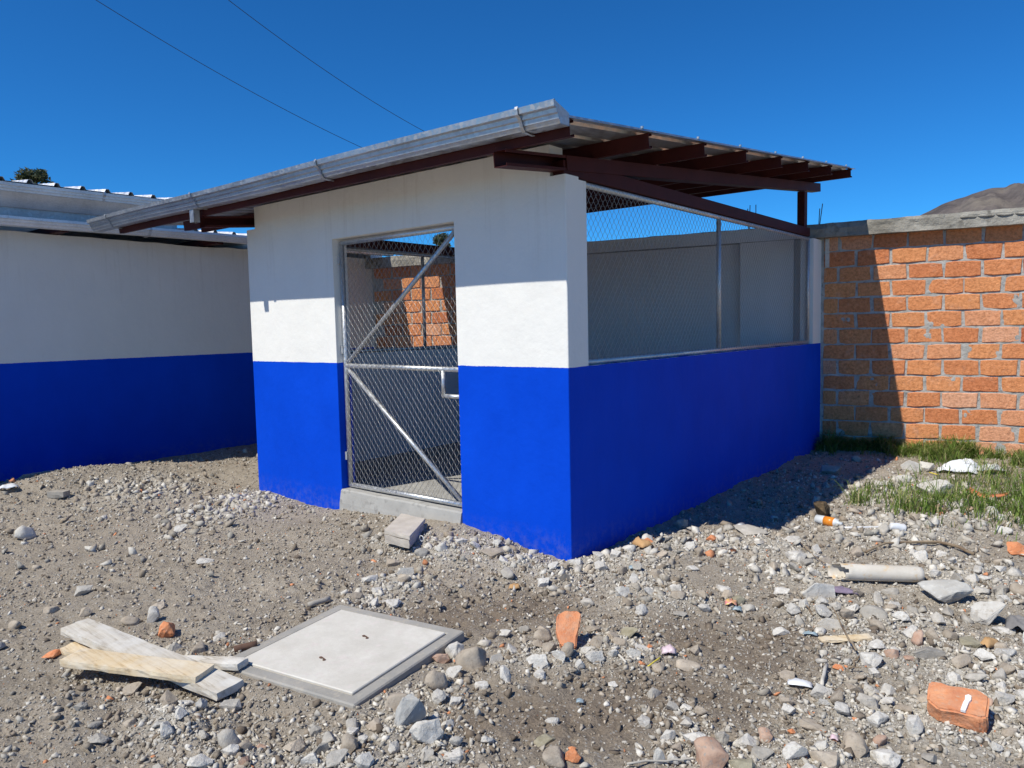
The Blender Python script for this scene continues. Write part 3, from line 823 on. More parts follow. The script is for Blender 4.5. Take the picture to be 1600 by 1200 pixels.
# upper eave over the near end: stepped lip, sloping belly, plain fascia
def upper_gutter(x0, x1):
    P = [(6.32, 3.12), (6.32, 2.935), (6.30, 2.93), (6.135, 3.062), (6.118, 3.066), (6.114, 3.088), (6.102, 3.092), (6.098, 3.116), (6.086, 3.120), (6.082, 3.150), (6.092, 3.152)]
    mb = MB(); n = 30; vs = []
    for x in np.linspace(x0, x1, n):
        sg = 0.004 * math.sin(x * 1.3)
        for y, z in P: vs.append((x, y, z + sg))
    k_ = len(P)
    g_ = mb.add(vs, [(j * k_ + k, j * k_ + k + 1, (j + 1) * k_ + k + 1, (j + 1) * k_ + k) for j in range(n - 1) for k in range(k_ - 1)]).build('gutter', MT['galv_bright'], lb, solid=0.002)
    MB().add([(x1 - .002, y, z) for y, z in P[:10]], [tuple(range(10))]).build('end_cap', MT['galv_bright'], g_, solid=0.003)
    return g_
g2 = upper_gutter(-7.0, 0.66)
for x in (-2.0, -0.30): brk(x, 6.32, 3.06, 0.09, 0.24, g2)
MB().box(-7.0, 0.64, 6.325, 6.332, 2.815, 2.935).build('fascia', MT['galv_dull'], lb)
for (a, b) in ((-7.02, -4.5), (-4.5, -2.0), (-2.0, 0.70)):
    roof_xy(a, b, 6.08, 3.158, 4.4, 0.11, -1.04, MT['roof_white'])
for x in (-5.5, -3.1, -0.7, 1.15, 3.0):
    MB().box(x, x + 0.10, 6.32, 10.4, 2.712, 2.80).build('rafter', MT['primer'], lb, bevel=0.003)
MB().box(-6.9, 0.62, 6.40, 6.45, 2.905, 3.15).build('purlin', MT['primer'], lb)

# ================================================================== THE PERIMETER BRICK WALL
bw = empty('brick_wall', tuple(BO), 'orange brick perimeter wall with a weathered concrete coping', 'wall')
def wall_slab(t0, t1, d0, d1, z0, z1, name, mat, parent=bw, rough=0.0, step=0.03):
    """front face at depth d0 (towards the camera), roughened ; back at d1"""
    nt_ = max(2, int((t1 - t0) / step)); nz_ = max(2, int((z1 - z0) / step))
    tt = np.linspace(t0, t1, nt_); zz = np.linspace(z0, z1, nz_)
    T, Zz = np.meshgrid(tt, zz, indexing='ij')
    dd = d0 + rough * (fbm(T, Zz, 7.0, 4, 21, 0.65))
    P = BO[None, None, :] + BT * T[..., None] - BN * dd[..., None]
    P = P.copy(); P[..., 2] = Zz
    V = P.reshape(-1, 3); ii = np.arange(nt_ * nz_).reshape(nt_, nz_)
    f = [tuple(x) for x in np.stack([ii[:-1, :-1], ii[1:, :-1], ii[1:, 1:], ii[:-1, 1:]], -1).reshape(-1, 4)]
    mb = MB(); vs = [tuple(v) for v in V]
    # back and sides
    bp = {}
    ring = [(0, j) for j in range(nz_)] + [(i, nz_ - 1) for i in range(1, nt_)] + [(nt_ - 1, j) for j in range(nz_ - 2, -1, -1)] + [(i, 0) for i in range(nt_ - 2, 0, -1)]
    b0 = len(vs)
    for (i, j) in ring:
        vs.append(wallpt(tt[i], d1, zz[j]))
    R_ = len(ring)
    for k in range(R_):
        k2 = (k + 1) % R_
        f.append((int(ii[ring[k]]), int(ii[ring[k2]]), b0 + k2, b0 + k))
    f.append(tuple(b0 + k for k in range(R_)))
    return mb.add(vs, f).build(name, mat, parent, smooth=False)
wall_slab(-4.2, 0.15, -0.004, -0.15, -0.3, 2.535, 'mortar', MT['mortar'], rough=0.0125, step=0.014)
wall_slab(0.1501, 8.3, -0.008, -0.15, -0.3, 2.535, 'mortar', MT['mortar'], rough=0.008, step=0.05)
def coping():
    # cast band, broken along its upper front edge
    P = []
    tt = np.linspace(-5.0, 8.3, 430); vs = []; prof_n = 9
    for t in tt:
        c = max(0, fbm(np.array([t]), np.array([0.3]), 2.6, 4, 33, 0.65)[0] * 0.085 + 0.012)
        zt = 2.70 + 0.012 * fbm(np.array([t]), np.array([3.3]), 1.2, 4, 34)[0]
        rr = lambda k: 0.014 * fbm(np.array([t]), np.array([k * 1.7]), 6.0, 3, 35)[0]
        pr = [(0.0, 2.53), (COP, 2.53 + rr(1) * .4), (COP + rr(2), 2.575), (COP + rr(3), 2.63), (COP + rr(4) - c * .25, zt - 0.035 - c * .4), (COP - c * .9 - .004, zt - 0.004 + rr(5) * .4), (COP - 0.05 - c, zt + rr(6)), (-0.08, zt + rr(7)), (-0.20, zt), (-0.20, 2.53)]
        prof_n = len(pr)
        vs += [wallpt(t, d, z) for d, z in pr]
    m_ = prof_n
    fs = [(j * m_ + k, j * m_ + (k + 1) % m_, (j + 1) * m_ + (k + 1) % m_, (j + 1) * m_ + k) for j in range(len(tt) - 1) for k in range(m_)]
    fs += [tuple(range(m_)), tuple((len(tt) - 1) * m_ + k for k in range(m_))]
    return MB().add(vs, fs).build('coping', MT['coping'], bw)
cop = coping()
# old clay pipes / lumps bedded in the coping at the far right
for k in range(5):
    t = -1.42 - k * 0.17
    pth = [wallpt(t - dt, COP + 0.004 * math.sin(dt * 40), 2.642 + 0.004 * math.sin(dt * 30 + k)) for dt in (0, .02, .05, .08, .11, .14, .155)]
    MB().tube(pth, [0.004, 0.013, 0.016, 0.017, 0.016, 0.012, 0.004], 8).build('mortar_lump', MT['coping'], bw, smooth=True)
# plastered stretch inside the pen, its pilasters
wall_slab(0.155, 3.58, 0.006, 0.002, 0.10, 2.528, 'plaster', MT['white_plaster'], rough=0.0006, step=0.15)
wall_slab(0.30, 0.93, 0.125, 0.0075, 0.10, 2.527, 'pilaster', MT['white_plaster'], rough=0.0006, step=0.15)
wall_slab(0.16, 3.58, COP + 0.014, COP + 0.0095, 2.532, 2.688, 'plaster', MT['white_plaster'], rough=0.0006, step=0.15)
# bricks, one by one
BL, BH = 0.346, 0.167
def brick_mesh(seed):
    r = np.random.default_rng(seed)
    bm = bmesh.new(); bmesh.ops.create_cube(bm, size=1.0)
    bmesh.ops.subdivide_edges(bm, edges=[e for e in bm.edges if abs(e.verts[0].co.x - e.verts[1].co.x) > .5], cuts=3)
    bmesh.ops.delete(bm, geom=[f for f in bm.faces if all(v.co.y > 0.49 for v in f.verts)], context='FACES_ONLY')
    fr = [f for f in bm.faces if all(v.co.y < -0.49 for v in f.verts)]
    ins = bmesh.ops.inset_individual(bm, faces=[], thickness=0)
    for v in bm.verts:
        v.co.x *= BL; v.co.y *= 0.05; v.co.z *= BH
        if v.co.y < 0:
            ex = abs(abs(v.co.x) - BL / 2) < 1e-4
            v.co.x += r.normal(0, 0.004) - (math.copysign(0.004, v.co.x) if ex else 0)
            v.co.z += r.normal(0, 0.003) - (math.copysign(0.004, v.co.z) if ex else 0)
            v.co.y += r.normal(0, 0.0025) + (0.004 if ex else 0)
    bmesh.ops.recalc_face_normals(bm, faces=bm.faces)
    es = [e for e in bm.edges if len(e.link_faces) == 2 and e.verts[0].co.y < -0.005 and e.verts[1].co.y < -0.005 and e.calc_face_angle(0) > 0.6]
    bmesh.ops.bevel(bm, geom=es, offset=0.006, segments=1, affect='EDGES')
    me = bpy.data.meshes.new('brick'); bm.to_mesh(me); bm.free()
    me.materials.append(MT['brick']); return me
bmeshes = [brick_mesh(100 + i) for i in range(9)]
ROTB = math.atan2(BT[1], BT[0]) - math.pi      # brick x axis along the wall, -y towards the camera
def put_brick(t, z, sx=1.0):
    o = bpy.data.objects.new('brick', random.choice(bmeshes)); col.objects.link(o)
    o.parent = bw
    p = BT * t - BN * (0.006 + random.uniform(-0.003, 0.004))
    # the brick body goes 5 cm deep
    p = p + BN * 0.025
    o.location = (p[0], p[1], z); o.rotation_euler = (random.uniform(-.01, .01), random.uniform(-.012, .012), ROTB + (math.pi if False else 0))
    o.scale = (sx, 1, random.uniform(.95, 1.04))
    return o
nb = 0
for k in range(-2, 12):
    zc = 2.18 - 0.185 * k - 0.0925
    offA = -0.922 if k % 2 == 0 else -0.752
    # joints at offA - i*0.366 (k even: rows whose lower joint is the measured line)
    for i in range(-8, 30):
        t = offA + 0.183 + i * 0.366 if False else (offA - 0.183) - i * 0.366
        t_ = t + random.uniform(-.008, .008)
        a, b = t_ - BL / 2, t_ + BL / 2
        vis = (-3.9 < t < 0.02)
        if not vis: continue
        if b > -0.02:                       # cut brick against the pen
            w = -0.03 - a
            if w < 0.08: continue
            put_brick(a + w / 2, zc, w / BL); nb += 1
        else:
            put_brick(t_, zc); nb += 1
    for i in range(0, 9):
        t = 3.98 + (0.183 if k % 2 else 0) + i * 0.366
        if t < 6.62 and zc > 1.15: put_brick(t + random.uniform(-.008, .008), zc); nb += 1
# reinforcing bars standing out of the coping
for (px, t, d, h, lean) in ((0, 0.84, 0.02, 0.30, .01), (0, 0.86, -.05, 0.27, -.01), (0, 0.76, 0.02, 0.30, .0), (0, 0.24, .03, 0.24, -.015), (0, 0.02, .03, 0.24, .03), (0, 0.04, -.08, .20, .01)):
    a = Vector(wallpt(t, d, 2.69)); b = Vector(wallpt(t - lean, d, 2.70 + h))
    MB().tube([a, (a + b) / 2, b], 0.005, 6).build('reinforcing_bar', MT['steel_rust'], bw)
MB().box(5.36, 5.40, -0.09, -0.05, 2.18, 2.52).build('timber_strip', MT['wood_pale'], bw)

# ================================================================== TREES AND CABLES
def leaf_cloud(centres, per, size, spread, tints, seed):
    r = np.random.default_rng(seed); V = []; C = []
    for (c, rad) in centres:
        n = per
        d = r.normal(size=(n, 3)); d /= np.linalg.norm(d, axis=1)[:, None]
        p = np.array(c) + d * (rad * r.random((n, 1)) ** 0.45) * np.array(spread)
        a = r.normal(size=(n, 3)); a /= np.linalg.norm(a, axis=1)[:, None]
        b = np.cross(a, r.normal(size=(n, 3))); b /= np.linalg.norm(b, axis=1)[:, None]
        s = size * (0.6 + 0.8 * r.random((n, 1)))
        V.append(np.stack([p - a * s, p + b * s * .35, p + a * s, p - b * s * .35], 1).reshape(-1, 3))
        t = np.array(tints)[r.integers(0, len(tints), n)] * (0.75 + 0.5 * r.random((n, 1)))
        C.append(np.repeat(t, 4, axis=0))
    V = np.concatenate(V); C = np.concatenate(C)
    return V, np.arange(len(V)).reshape(-1, 4), C
def tree(base, h, crown_w, crown_h, label, seed, tints, nclump=26):
    r = np.random.default_rng(seed)
    root = empty('tree', base, label, 'tree', 'trees beyond the roofs')
    b = Vector(base)
    mb = MB()
    mb.tube([b + Vector((0, 0, -0.3)), b + Vector((.05, .03, h * .4)), b + Vector((-.06, .05, h * .75)), b + Vector((0, 0, h * .97))], [h * .022, h * .017, h * .010, h * .003], 8)
    cs = []
    for i in range(nclump):
        u = r.random() ** 0.8; ang = r.random() * 2 * math.pi
        wz = (1 - u) ** 0.7 * 0.9 + 0.12
        rad = crown_w * wz * (0.35 + 0.65 * r.random())
        p = b + Vector((math.cos(ang) * rad, math.sin(ang) * rad, h - crown_h + u * crown_h * 0.97))
        cs.append((tuple(p), crown_w * (0.20 + 0.16 * r.random())))
        zz = h - crown_h + u * crown_h * 0.8
        mb.tube([b + Vector((0, 0, max(zz - .6, h * .3))), (b + Vector((0, 0, zz)) + p) / 2, p], [h * .006, h * .004, h * .0015], 5)
    mb.build('trunk', MT['bark'], root, smooth=True)
    V, Fq, C = leaf_cloud(cs, 170, crown_w * 0.075, (1, 1, .8), tints, seed)
    o = mesh_np('crown', V - np.array(base), Fq, MT['leafy'], C, parent=root)
    return root
EU = [(0.060, 0.085, 0.040), (0.085, 0.105, 0.050), (0.045, 0.065, 0.032), (0.12, 0.125, 0.06)]
def far_at(px, py, depth):
    r = RW @ _ray((px, py)); return CAM + r * (depth / F_PX)
q = far_at(50, 262, 45.0); tree((q[0], q[1], 0), q[2] + .25, 2.0, 4.2, 'dark-leaved tree crown peeping over the left corrugated roof', 5, EU, 17)
q = far_at(690, 366, 34.0); tree((q[0], q[1], 0), q[2], 1.0, 4.2, 'dark conifer-like treetop seen through the upper corner of the gate', 6, EU, 34)
q = far_at(660, 392, 26.0); tree((q[0], q[1], 0), q[2], 0.8, 3.0, 'small bushy treetop behind the coping, seen through the gate mesh', 8, EU, 26)
def cable(p0, p1, d0, d1, label):
    a = Vector(far_at(*p0, d0)); b = Vector(far_at(*p1, d1)); pts = []
    for i in range(-6, 31):
        t = i / 24.0
        pts.append(a.lerp(b, t) + Vector((0, 0, -0.10 * 4 * t * (1 - t))))
    o = MB().tube(pts, 0.0048, 6, False).build('overhead_cable', MT['black_rubber'], None, smooth=True)
    tag(o, label, 'cable', 'overhead cables')
cable((150, 0), (575, 235), 11.0, 15.0, 'thin overhead cable, the left one of the two crossing the sky')
cable((357, 0), (668, 208), 11.0, 15.0, 'thin overhead cable, the right one of the two crossing the sky')

# ================================================================== THE MANHOLE LID
lidr = empty('manhole_cover', (LID_C[0], LID_C[1], 0), 'square pale concrete inspection cover in a grey cement frame', 'manhole cover')
def lp(u, v, z): return (LID_C[0] + LID_U[0] * u + LID_V[0] * v, LID_C[1] + LID_U[1] * u + LID_V[1] * v, z)
def ring_slab(uo, vo, ui, vi, z0, z1):
    mb = MB()
    O = [(-uo, -vo), (uo, -vo), (uo, vo), (-uo, vo)]; I = [(-ui, -vi), (ui, -vi), (ui, vi), (-ui, vi)]
    vs = []
    for (u, v) in O: vs += [lp(u * 1.012, v * 1.012, z0), lp(u, v, z1)]
    for (u, v) in I: vs += [lp(u, v, z0), lp(u, v, z1)]
    fs = []
    for k in range(4):
        k2 = (k + 1) % 4
        fs += [(2 * k, 2 * k2, 2 * k2 + 1, 2 * k + 1), (8 + 2 * k, 8 + 2 * k + 1, 8 + 2 * k2 + 1, 8 + 2 * k2), (2 * k + 1, 2 * k2 + 1, 8 + 2 * k2 + 1, 8 + 2 * k + 1), (2 * k, 8 + 2 * k, 8 + 2 * k2, 2 * k2)]
    return mb.add(vs, fs)
ring_slab(0.415, 0.415, 0.352, 0.352, -0.12, 0.022).build('frame', MT['lid_frame'], lidr, bevel=0.006)
mb = MB()
mb.add([lp(u, v, z) for z in (-0.04, 0.027) for u, v in ((-.346, -.346), (.346, -.346), (.346, .346), (-.346, .346))], [(0, 1, 2, 3), (4, 5, 6, 7), (0, 1, 5, 4), (1, 2, 6, 5), (2, 3, 7, 6), (3, 0, 4, 7)])
mb.build('cover_slab', MT['lid'], lidr, bevel=0.004)
for (u, v) in ((0.12, -0.02), (-0.16, 0.0)):
    mb = MB()
    for dv in (-0.017, 0.017):
        c = Vector(lp(u + dv * .4, v + dv, 0.0285)); mb.tube([c + Vector((0, 0, -0.001)), c + Vector((0, 0, 0.0012))], 0.008, 8)
    hk = mb.build('lifting_hole', MT['steel_rust'], lidr)
    MB().tube([Vector(lp(u, v - .016, .027)), Vector(lp(u, v, .033)), Vector(lp(u, v + .016, .027))], 0.003, 6).build('lifting_bar', MT['steel_rust'], hk)

# ================================================================== STONES
def hull_mesh(name, seed, n=22, squash=(1, .85, .65), rnd=0.0, sub=0):
    r = np.random.default_rng(seed)
    d = r.normal(size=(n, 3)); d /= np.linalg.norm(d, axis=1)[:, None]
    d *= (0.78 + 0.22 * r.random((n, 1)))
    bm = bmesh.new()
    for p in d: bm.verts.new(p * np.array(squash))
    res = bmesh.ops.convex_hull(bm, input=bm.verts)
    bmesh.ops.delete(bm, geom=[g_ for g_ in res['geom_interior'] if isinstance(g_, bmesh.types.BMVert)], context='VERTS')
    if sub:
        bmesh.ops.dissolve_limit(bm, angle_limit=0.12, verts=bm.verts, edges=bm.edges)
        bmesh.ops.bevel(bm, geom=list(bm.edges), offset=0.03, segments=1, affect='EDGES')
        bmesh.ops.triangulate(bm, faces=bm.faces)
        for _ in range(sub + 1):
            bmesh.ops.subdivide_edges(bm, edges=[e for e in bm.edges if e.calc_length() > 0.20], cuts=1)
            bmesh.ops.triangulate(bm, faces=bm.faces)
        off = r.random(3) * 50
        co = np.array([tuple(v.co) for v in bm.verts])
        aa = fbm(co[:, 0] + off[0] + co[:, 2] * .7, co[:, 1] + off[1] - co[:, 2] * .6, 2.6, 5, seed, 0.7)
        for v, a in zip(bm.verts, aa): v.co *= 1 + float(a) * 0.17
    bmesh.ops.recalc_face_normals(bm, faces=bm.faces)
    me = bpy.data.meshes.new(name); bm.to_mesh(me); bm.free()
    return me
def round_mesh(name, seed, squash=(1, .85, .65)):
    r = np.random.default_rng(seed); off = r.random(3) * 60
    bm = bmesh.new(); bmesh.ops.create_icosphere(bm, subdivisions=3, radius=1.0)
    cuts = [(Vector(r.normal(size=3)).normalized(), 0.50 + 0.26 * r.random()) for _ in range(13)]
    for v in bm.verts:
        for nrm, dd in cuts:
            e = v.co.dot(nrm) - dd
            if e > 0: v.co -= nrm * e * 0.96
        a = fbm(np.array([v.co.x + off[0] + v.co.z * .8]), np.array([v.co.y + off[1] - v.co.z * .5]), 2.0, 5, seed, .62)[0]
        v.co *= 1 + a * 0.17
        v.co.x *= squash[0]; v.co.y *= squash[1]; v.co.z *= squash[2]
    me = bpy.data.meshes.new(name); bm.to_mesh(me); bm.free()
    for p in me.polygons: p.use_smooth = True
    return me
ANG = [hull_mesh('stone', 200 + i, 13 + 2 * (i % 4), (1, .62 + .3 * ((i * 37) % 10) / 10, .45 + .35 * ((i * 53) % 10) / 10), sub=1) for i in range(14)]
RND = [round_mesh('stone', 300 + i, (1, .7 + .25 * ((i * 31) % 10) / 10, .55 + .25 * ((i * 17) % 10) / 10)) for i in range(9)]
for me in ANG + RND: me.materials.append(None)
def stone(name, loc, r, kind, mat, label, cat='stone', group=None, rz=None, tilt=0.25, scale=(1, 1, 1), sink=0.28, mesh=None):
    me = mesh if mesh is not None else random.choice(ANG if kind == 'a' else RND)
    o = bpy.data.objects.new(name, me); col.objects.link(o)
    o.material_slots[0].link = 'OBJECT'; o.material_slots[0].material = MT[mat]
    zr = max(abs(v.co.z) for v in me.vertices) * scale[2]
    o.location = (loc[0], loc[1], loc[2] + r * zr * (1 - 2 * sink) )
    o.rotation_euler = (random.uniform(-tilt, tilt), random.uniform(-tilt, tilt), random.uniform(0, 6.28) if rz is None else rz)
    o.scale = (r * scale[0], r * scale[1], r * scale[2])
    tag(o, label, cat, group)
    return o
placed = []
def hero(px, py, wpx, kind, mat, label, hs_=1.0, ws=1.0, cat='stone', name='rock', sink=0.27):
    p = at(px, py); r = wpx * mpp(p) / 2 * 1.08
    # (px,py) is where the stone meets the ground at its front : shift back by its half depth
    fw = p[:2] - CAM[:2]; fw /= np.linalg.norm(fw)
    p[:2] += fw * r * 0.6; p[2] = ghs(p[0], p[1])
    rz = math.atan2(fw[1], fw[0]) + math.pi / 2 + random.uniform(-.35, .35)
    placed.append((p[0], p[1], r))
    return stone(name, p, r, kind, mat, label, cat, None, rz, 0.12, (1, ws, hs_), sink)
hero(735, 1048, 64, 'r', 'st_brown', 'big brown boulder against the right corner of the concrete cover', 1.15, 1.0)
hero(712, 1030, 40, 'a', 'st_pale', 'white cement lump stuck to the boulder by the cover corner', 1.3)
hero(1472, 950, 88, 'a', 'st_blue', 'big blue-grey veined rock right of the white tube', 0.95, 1.0, sink=.12)
hero(1548, 980, 66, 'a', 'st_pale', 'big pale beige rock beside the blue-grey rock at right', 1.15, 1.0, sink=.12)
hero(1280, 940, 58, 'a', 'st_pale', 'pale angular rock under the open end of the white tube', 1.1)
hero(1457, 782, 56, 'a', 'st_pale', 'squared white stone block lying at the edge of the grass', 1.35, sink=.1)
hero(1424, 736, 34, 'a', 'st_pale', 'lumpy white rubble piece left of the white sack', 1.1)
hero(1447, 738, 32, 'a', 'st_pale', 'lumpy white rubble piece touching the grass before the brick wall', 1.1)
hero(642, 1140, 58, 'a', 'st_blue', 'bluish concrete chunk with a pointed top below the cover corner', 1.5, .8)
hero(668, 1168, 66, 'a', 'st_pale', 'broad crumbly concrete lump below the bluish chunk', .9)
hero(545, 1180, 42, 'r', 'st_brown', 'round brown stone below the front corner of the cover')
hero(530, 1200, 46, 'a', 'st_grey', 'flat grey stone at the lower picture edge below the cover')
hero(620, 1112, 46, 'r', 'st_brown', 'brown stone at the front right edge of the cover frame', 1.2)
hero(682, 1078, 42, 'r', 'st_brown', 'tan stone under the big brown boulder', 1.1)
hero(712, 1060, 36, 'a', 'st_pale', 'white crumbled stone in front of the big brown boulder', 1.1)
hero(690, 1038, 34, 'a', 'st_pink', 'reddish flat stone at the right edge of the cover frame', .7)
hero(126, 1112, 24, 'a', 'st_grey', 'dark two-toned grey stone before the yellow board', 1.3)
hero(210, 1086, 38, 'a', 'st_brown', 'flat tan stone under the front edge of the yellow board', .8)
hero(204, 1136, 26, 'r', 'st_brown', 'round striped brown stone in the pebbles below the boards')
hero(248, 1138, 26, 'a', 'st_blue', 'flat bluish stone in the pebbles below the boards', .6)
hero(150, 1140, 22, 'r', 'st_grey', 'dark rounded pebble below the boards')
hero(360, 1184, 34, 'a', 'st_pale', 'white pointed stone at bottom between boards and cover', 1.2)
hero(384, 1172, 26, 'r', 'st_brown', 'tan cobble beside the white pointed stone at bottom', 1.2)
hero(40, 842, 34, 'r', 'st_pale', 'pale egg-shaped stone at the left edge', 1.1)
hero(284, 832, 26, 'a', 'st_pale', 'pale stone alone on the earth between boards and blue wall')
hero(240, 974, 28, 'r', 'st_pale', 'pale rounded stone beside the orange brick chunk at left', 1.4)
hero(206, 976, 30, 'r', 'st_brown', 'low brown stone left of the pale rounded stone', .7)
hero(142, 760, 16, 'r', 'st_pale', 'small white stone near the left building', .8)
hero(132, 930, 34, 'a', 'st_grey', 'grey stone pair on the open earth at left', .8)
hero(320, 880, 34, 'a', 'st_pale', 'thin pale slab resting on small stones at left', .5)
hero(614, 888, 36, 'a', 'st_brown', 'brown slanting stone below the concrete paver blocks', 1.0)
hero(578, 912, 30, 'a', 'st_pale', 'white wedge stone left of the rubble berm', 1.2)
hero(634, 902, 32, 'a', 'st_pale', 'white angular stone in front of the paver blocks', .9)
hero(612, 950, 36, 'a', 'st_pale', 'broad white stone just behind the concrete cover', .7)
hero(768, 872, 44, 'a', 'st_brown', 'beige angular rock in the rubble before the gate', .9)
hero(690, 862, 26, 'r', 'st_pale', 'whitish cobble in the rubble before the door sill', 1.1)
hero(720, 852, 30, 'a', 'st_pale', 'grey-white rubble lump at the foot of the door sill', 1.)
hero(660, 872, 26, 'r', 'st_grey', 'dull grey cobble right of the paver blocks', 1.)
hero(986, 1000, 40, 'a', 'st_olive', 'olive grey rock behind the pink wrapper', .9)
hero(1000, 1016, 30, 'a', 'st_pale', 'thin grey tile-like slab leaning on the olive rock', .35)
hero(930, 1040, 38, 'a', 'st_pale', 'broad pale rock right of the large orange brick piece', .9)
hero(917, 1022, 24, 'a', 'st_pale', 'white rock touching the large orange brick piece', 1.)
hero(906, 1048, 18, 'a', 'st_pale', 'narrow white rock below the large orange brick piece', 1.5)
hero(842, 1050, 44, 'a', 'st_pale', 'knobbly white rock left of the large orange brick piece', .9)
hero(848, 1002, 34, 'r', 'st_brown', 'tan rock behind the large orange brick piece at left', .9)
hero(790, 998, 28, 'a', 'st_pale', 'flat white rock above the big brown boulder', .8)
hero(818, 988, 20, 'r', 'st_grey', 'small dark grey rock above the big brown boulder')
hero(1030, 1196, 22, 'a', 'st_pale', 'upright white shard, leftmost of the bottom row of rocks', 2.2, .8)
hero(1052, 1198, 24, 'a', 'st_pale', 'upright white shard, second of the bottom row of rocks', 2.0, .8)
hero(1072, 1196, 20, 'a', 'st_pale', 'upright white shard, third of the bottom row of rocks', 1.9, .8)
hero(1085, 1168, 48, 'a', 'st_pale', 'long pale rock on top of the bottom row', .8)
hero(1128, 1166, 32, 'a', 'st_grey', 'blocky grey rock at the back of the bottom row', 1.3)
hero(1168, 1172, 46, 'a', 'st_pale', 'pale sloping rock at the back of the bottom row', 1.1)
hero(1112, 1206, 76, 'r', 'st_pink', 'large pinkish brown rock at the lower picture edge', .9)
hero(1160, 1208, 48, 'a', 'st_olive', 'yellowish olive rock at the lower picture edge', 1.1)
hero(1194, 1190, 46, 'a', 'st_grey', 'dark slate rock at the lower picture edge', .7)
hero(1196, 1162, 34, 'r', 'st_pink', 'pitted pink rock behind the dark slate rock', .9)
hero(1242, 1196, 46, 'a', 'st_pale', 'crumbly pale rock in the lower right heap', .9)
hero(1290, 1204, 54, 'a', 'st_brown', 'buff rock with flat top in the lower right heap', 1.1)
hero(1335, 1186, 58, 'r', 'st_brown', 'big smooth brown rock right of the lower heap', .95)
hero(1268, 1146, 50, 'a', 'st_brown', 'long brown stone pointing right above the lower heap', .75, .6)
hero(1232, 1120, 30, 'a', 'st_pale', 'small white shard above the lower right heap', 1.)
hero(1228, 1104, 34, 'a', 'st_brown', 'earthy brown clod above the lower right heap', 1.)
hero(1384, 1200, 62, 'a', 'st_pale', 'crumbling white concrete rock at the bottom right', .7)
hero(1366, 968, 46, 'r', 'st_grey', 'grey rounded stone below the white tube', .9)
hero(1298, 988, 42, 'a', 'st_grey', 'grey streaked rock behind the thin wooden slat', .9)
hero(1360, 1045, 52, 'a', 'st_pale', 'long white rock below the thin wooden slat', .8)
hero(1452, 1036, 58, 'a', 'st_grey', 'broad grey slab rock in the right-hand rubble', .6)
hero(1515, 1012, 38, 'a', 'st_olive', 'olive stone left of the orange leaf scrap', .9)
hero(1392, 1030, 28, 'r', 'st_pink', 'rusty orange stone in the right-hand rubble', 1.)
hero(1420, 1034, 18, 'a', 'st_pink', 'small pink stone beside the rusty orange stone', 1.)
hero(1570, 992, 42, 'a', 'st_pale', 'white flat stone at the right edge below the big rocks', .5)
hero(962, 872, 24, 'a', 'st_pale', 'white cube-like stone near the blue corner', 1.2)
hero(985, 864, 26, 'r', 'st_pale', 'white rounded stone behind the brown leaf', 1.)
hero(898, 886, 30, 'a', 'st_pale', 'white rock right at the foot of the blue corner', 1.)
hero(850, 918, 28, 'a', 'st_pale', 'pale rock in front of the blue corner', 1.)
hero(882, 912, 22, 'a', 'st_brown', 'tan stone in front of the blue corner', 1.)
hero(1012, 846, 22, 'r', 'st_pale', 'pale stone on the sunny crest beside the shade', 1.)
hero(1065, 826, 30, 'a', 'st_brown', 'tan stone on the crest of rubble at the shadow edge', 1.)
hero(1244, 880, 44, 'a', 'st_pale', 'flat white rock behind the white rocks at right centre', .8)
hero(1268, 875, 30, 'a', 'st_pale', 'white angular rock left of the long dry stick', 1.1)
hero(1236, 848, 42, 'a', 'st_pale', 'thin pale slab on the rubble below the shadow tip', .35)
hero(1155, 946, 24, 'r', 'st_olive', 'olive pebble below the crumpled candy wrapper')
hero(1075, 1050, 38, 'r', 'st_brown', 'elongated tan stone on the brown earth', .7)
hero(1062, 965, 26, 'a', 'st_grey', 'flat grey pebble on the pale rubble slope', .6)
hero(1130, 925, 30, 'a', 'st_pale', 'white flake with a dark hollow on the rubble slope', .7)
hero(1222, 930, 34, 'a', 'st_pale', 'white flaked stone left of the pale angular rock', .7)
hero(1220, 996, 30, 'a', 'st_pale', 'pointed white shard on the brown earth at right', .7)
hero(852, 1168, 46, 'a', 'st_olive', 'dark flat olive stone at bottom centre', .6)
hero(865, 1132, 28, 'r', 'st_pale', 'pale round stone above the dark olive stone', .8)
hero(1072, 1112, 24, 'a', 'st_pale', 'white chip next to a tan pebble on the brown earth', .8)
hero(1082, 1104, 16, 'r', 'st_brown', 'tan pebble next to a white chip on the brown earth', 1.)
hero(958, 1076, 20, 'a', 'st_pale', 'white flat chip alone on the brown earth', .6)
hero(1298, 742, 44, 'a', 'st_grey', 'grey block lying in the shade of the pen', .7)
hero(1338, 722, 18, 'r', 'st_grey', 'rounded stone in the deep shade by the brick wall', 1.2)
hero(1170, 838, 60, 'a', 'st_grey', 'flat slab half hidden in the shade beside the side wall', .5)
hero(1470, 802, 24, 'r', 'st_pink', 'yellowish stone in front of the squared white block', .9)
hero(1516, 800, 24, 'a', 'st_pink', 'buff stone at the lower edge of the grass', .9)
hero(1550, 806, 26, 'r', 'st_pale', 'pale stone under the grass fringe at right', .9)
hero(1568, 836, 24, 'r', 'st_pale', 'white stone at right below the grass', .9)
hero(1380, 762, 40, 'a', 'st_pale', 'pale crumbled stone at the shadow edge by the yellow straps', .7)
hero(1412, 756, 24, 'r', 'st_pale', 'white stone under the yellow straps', .9)

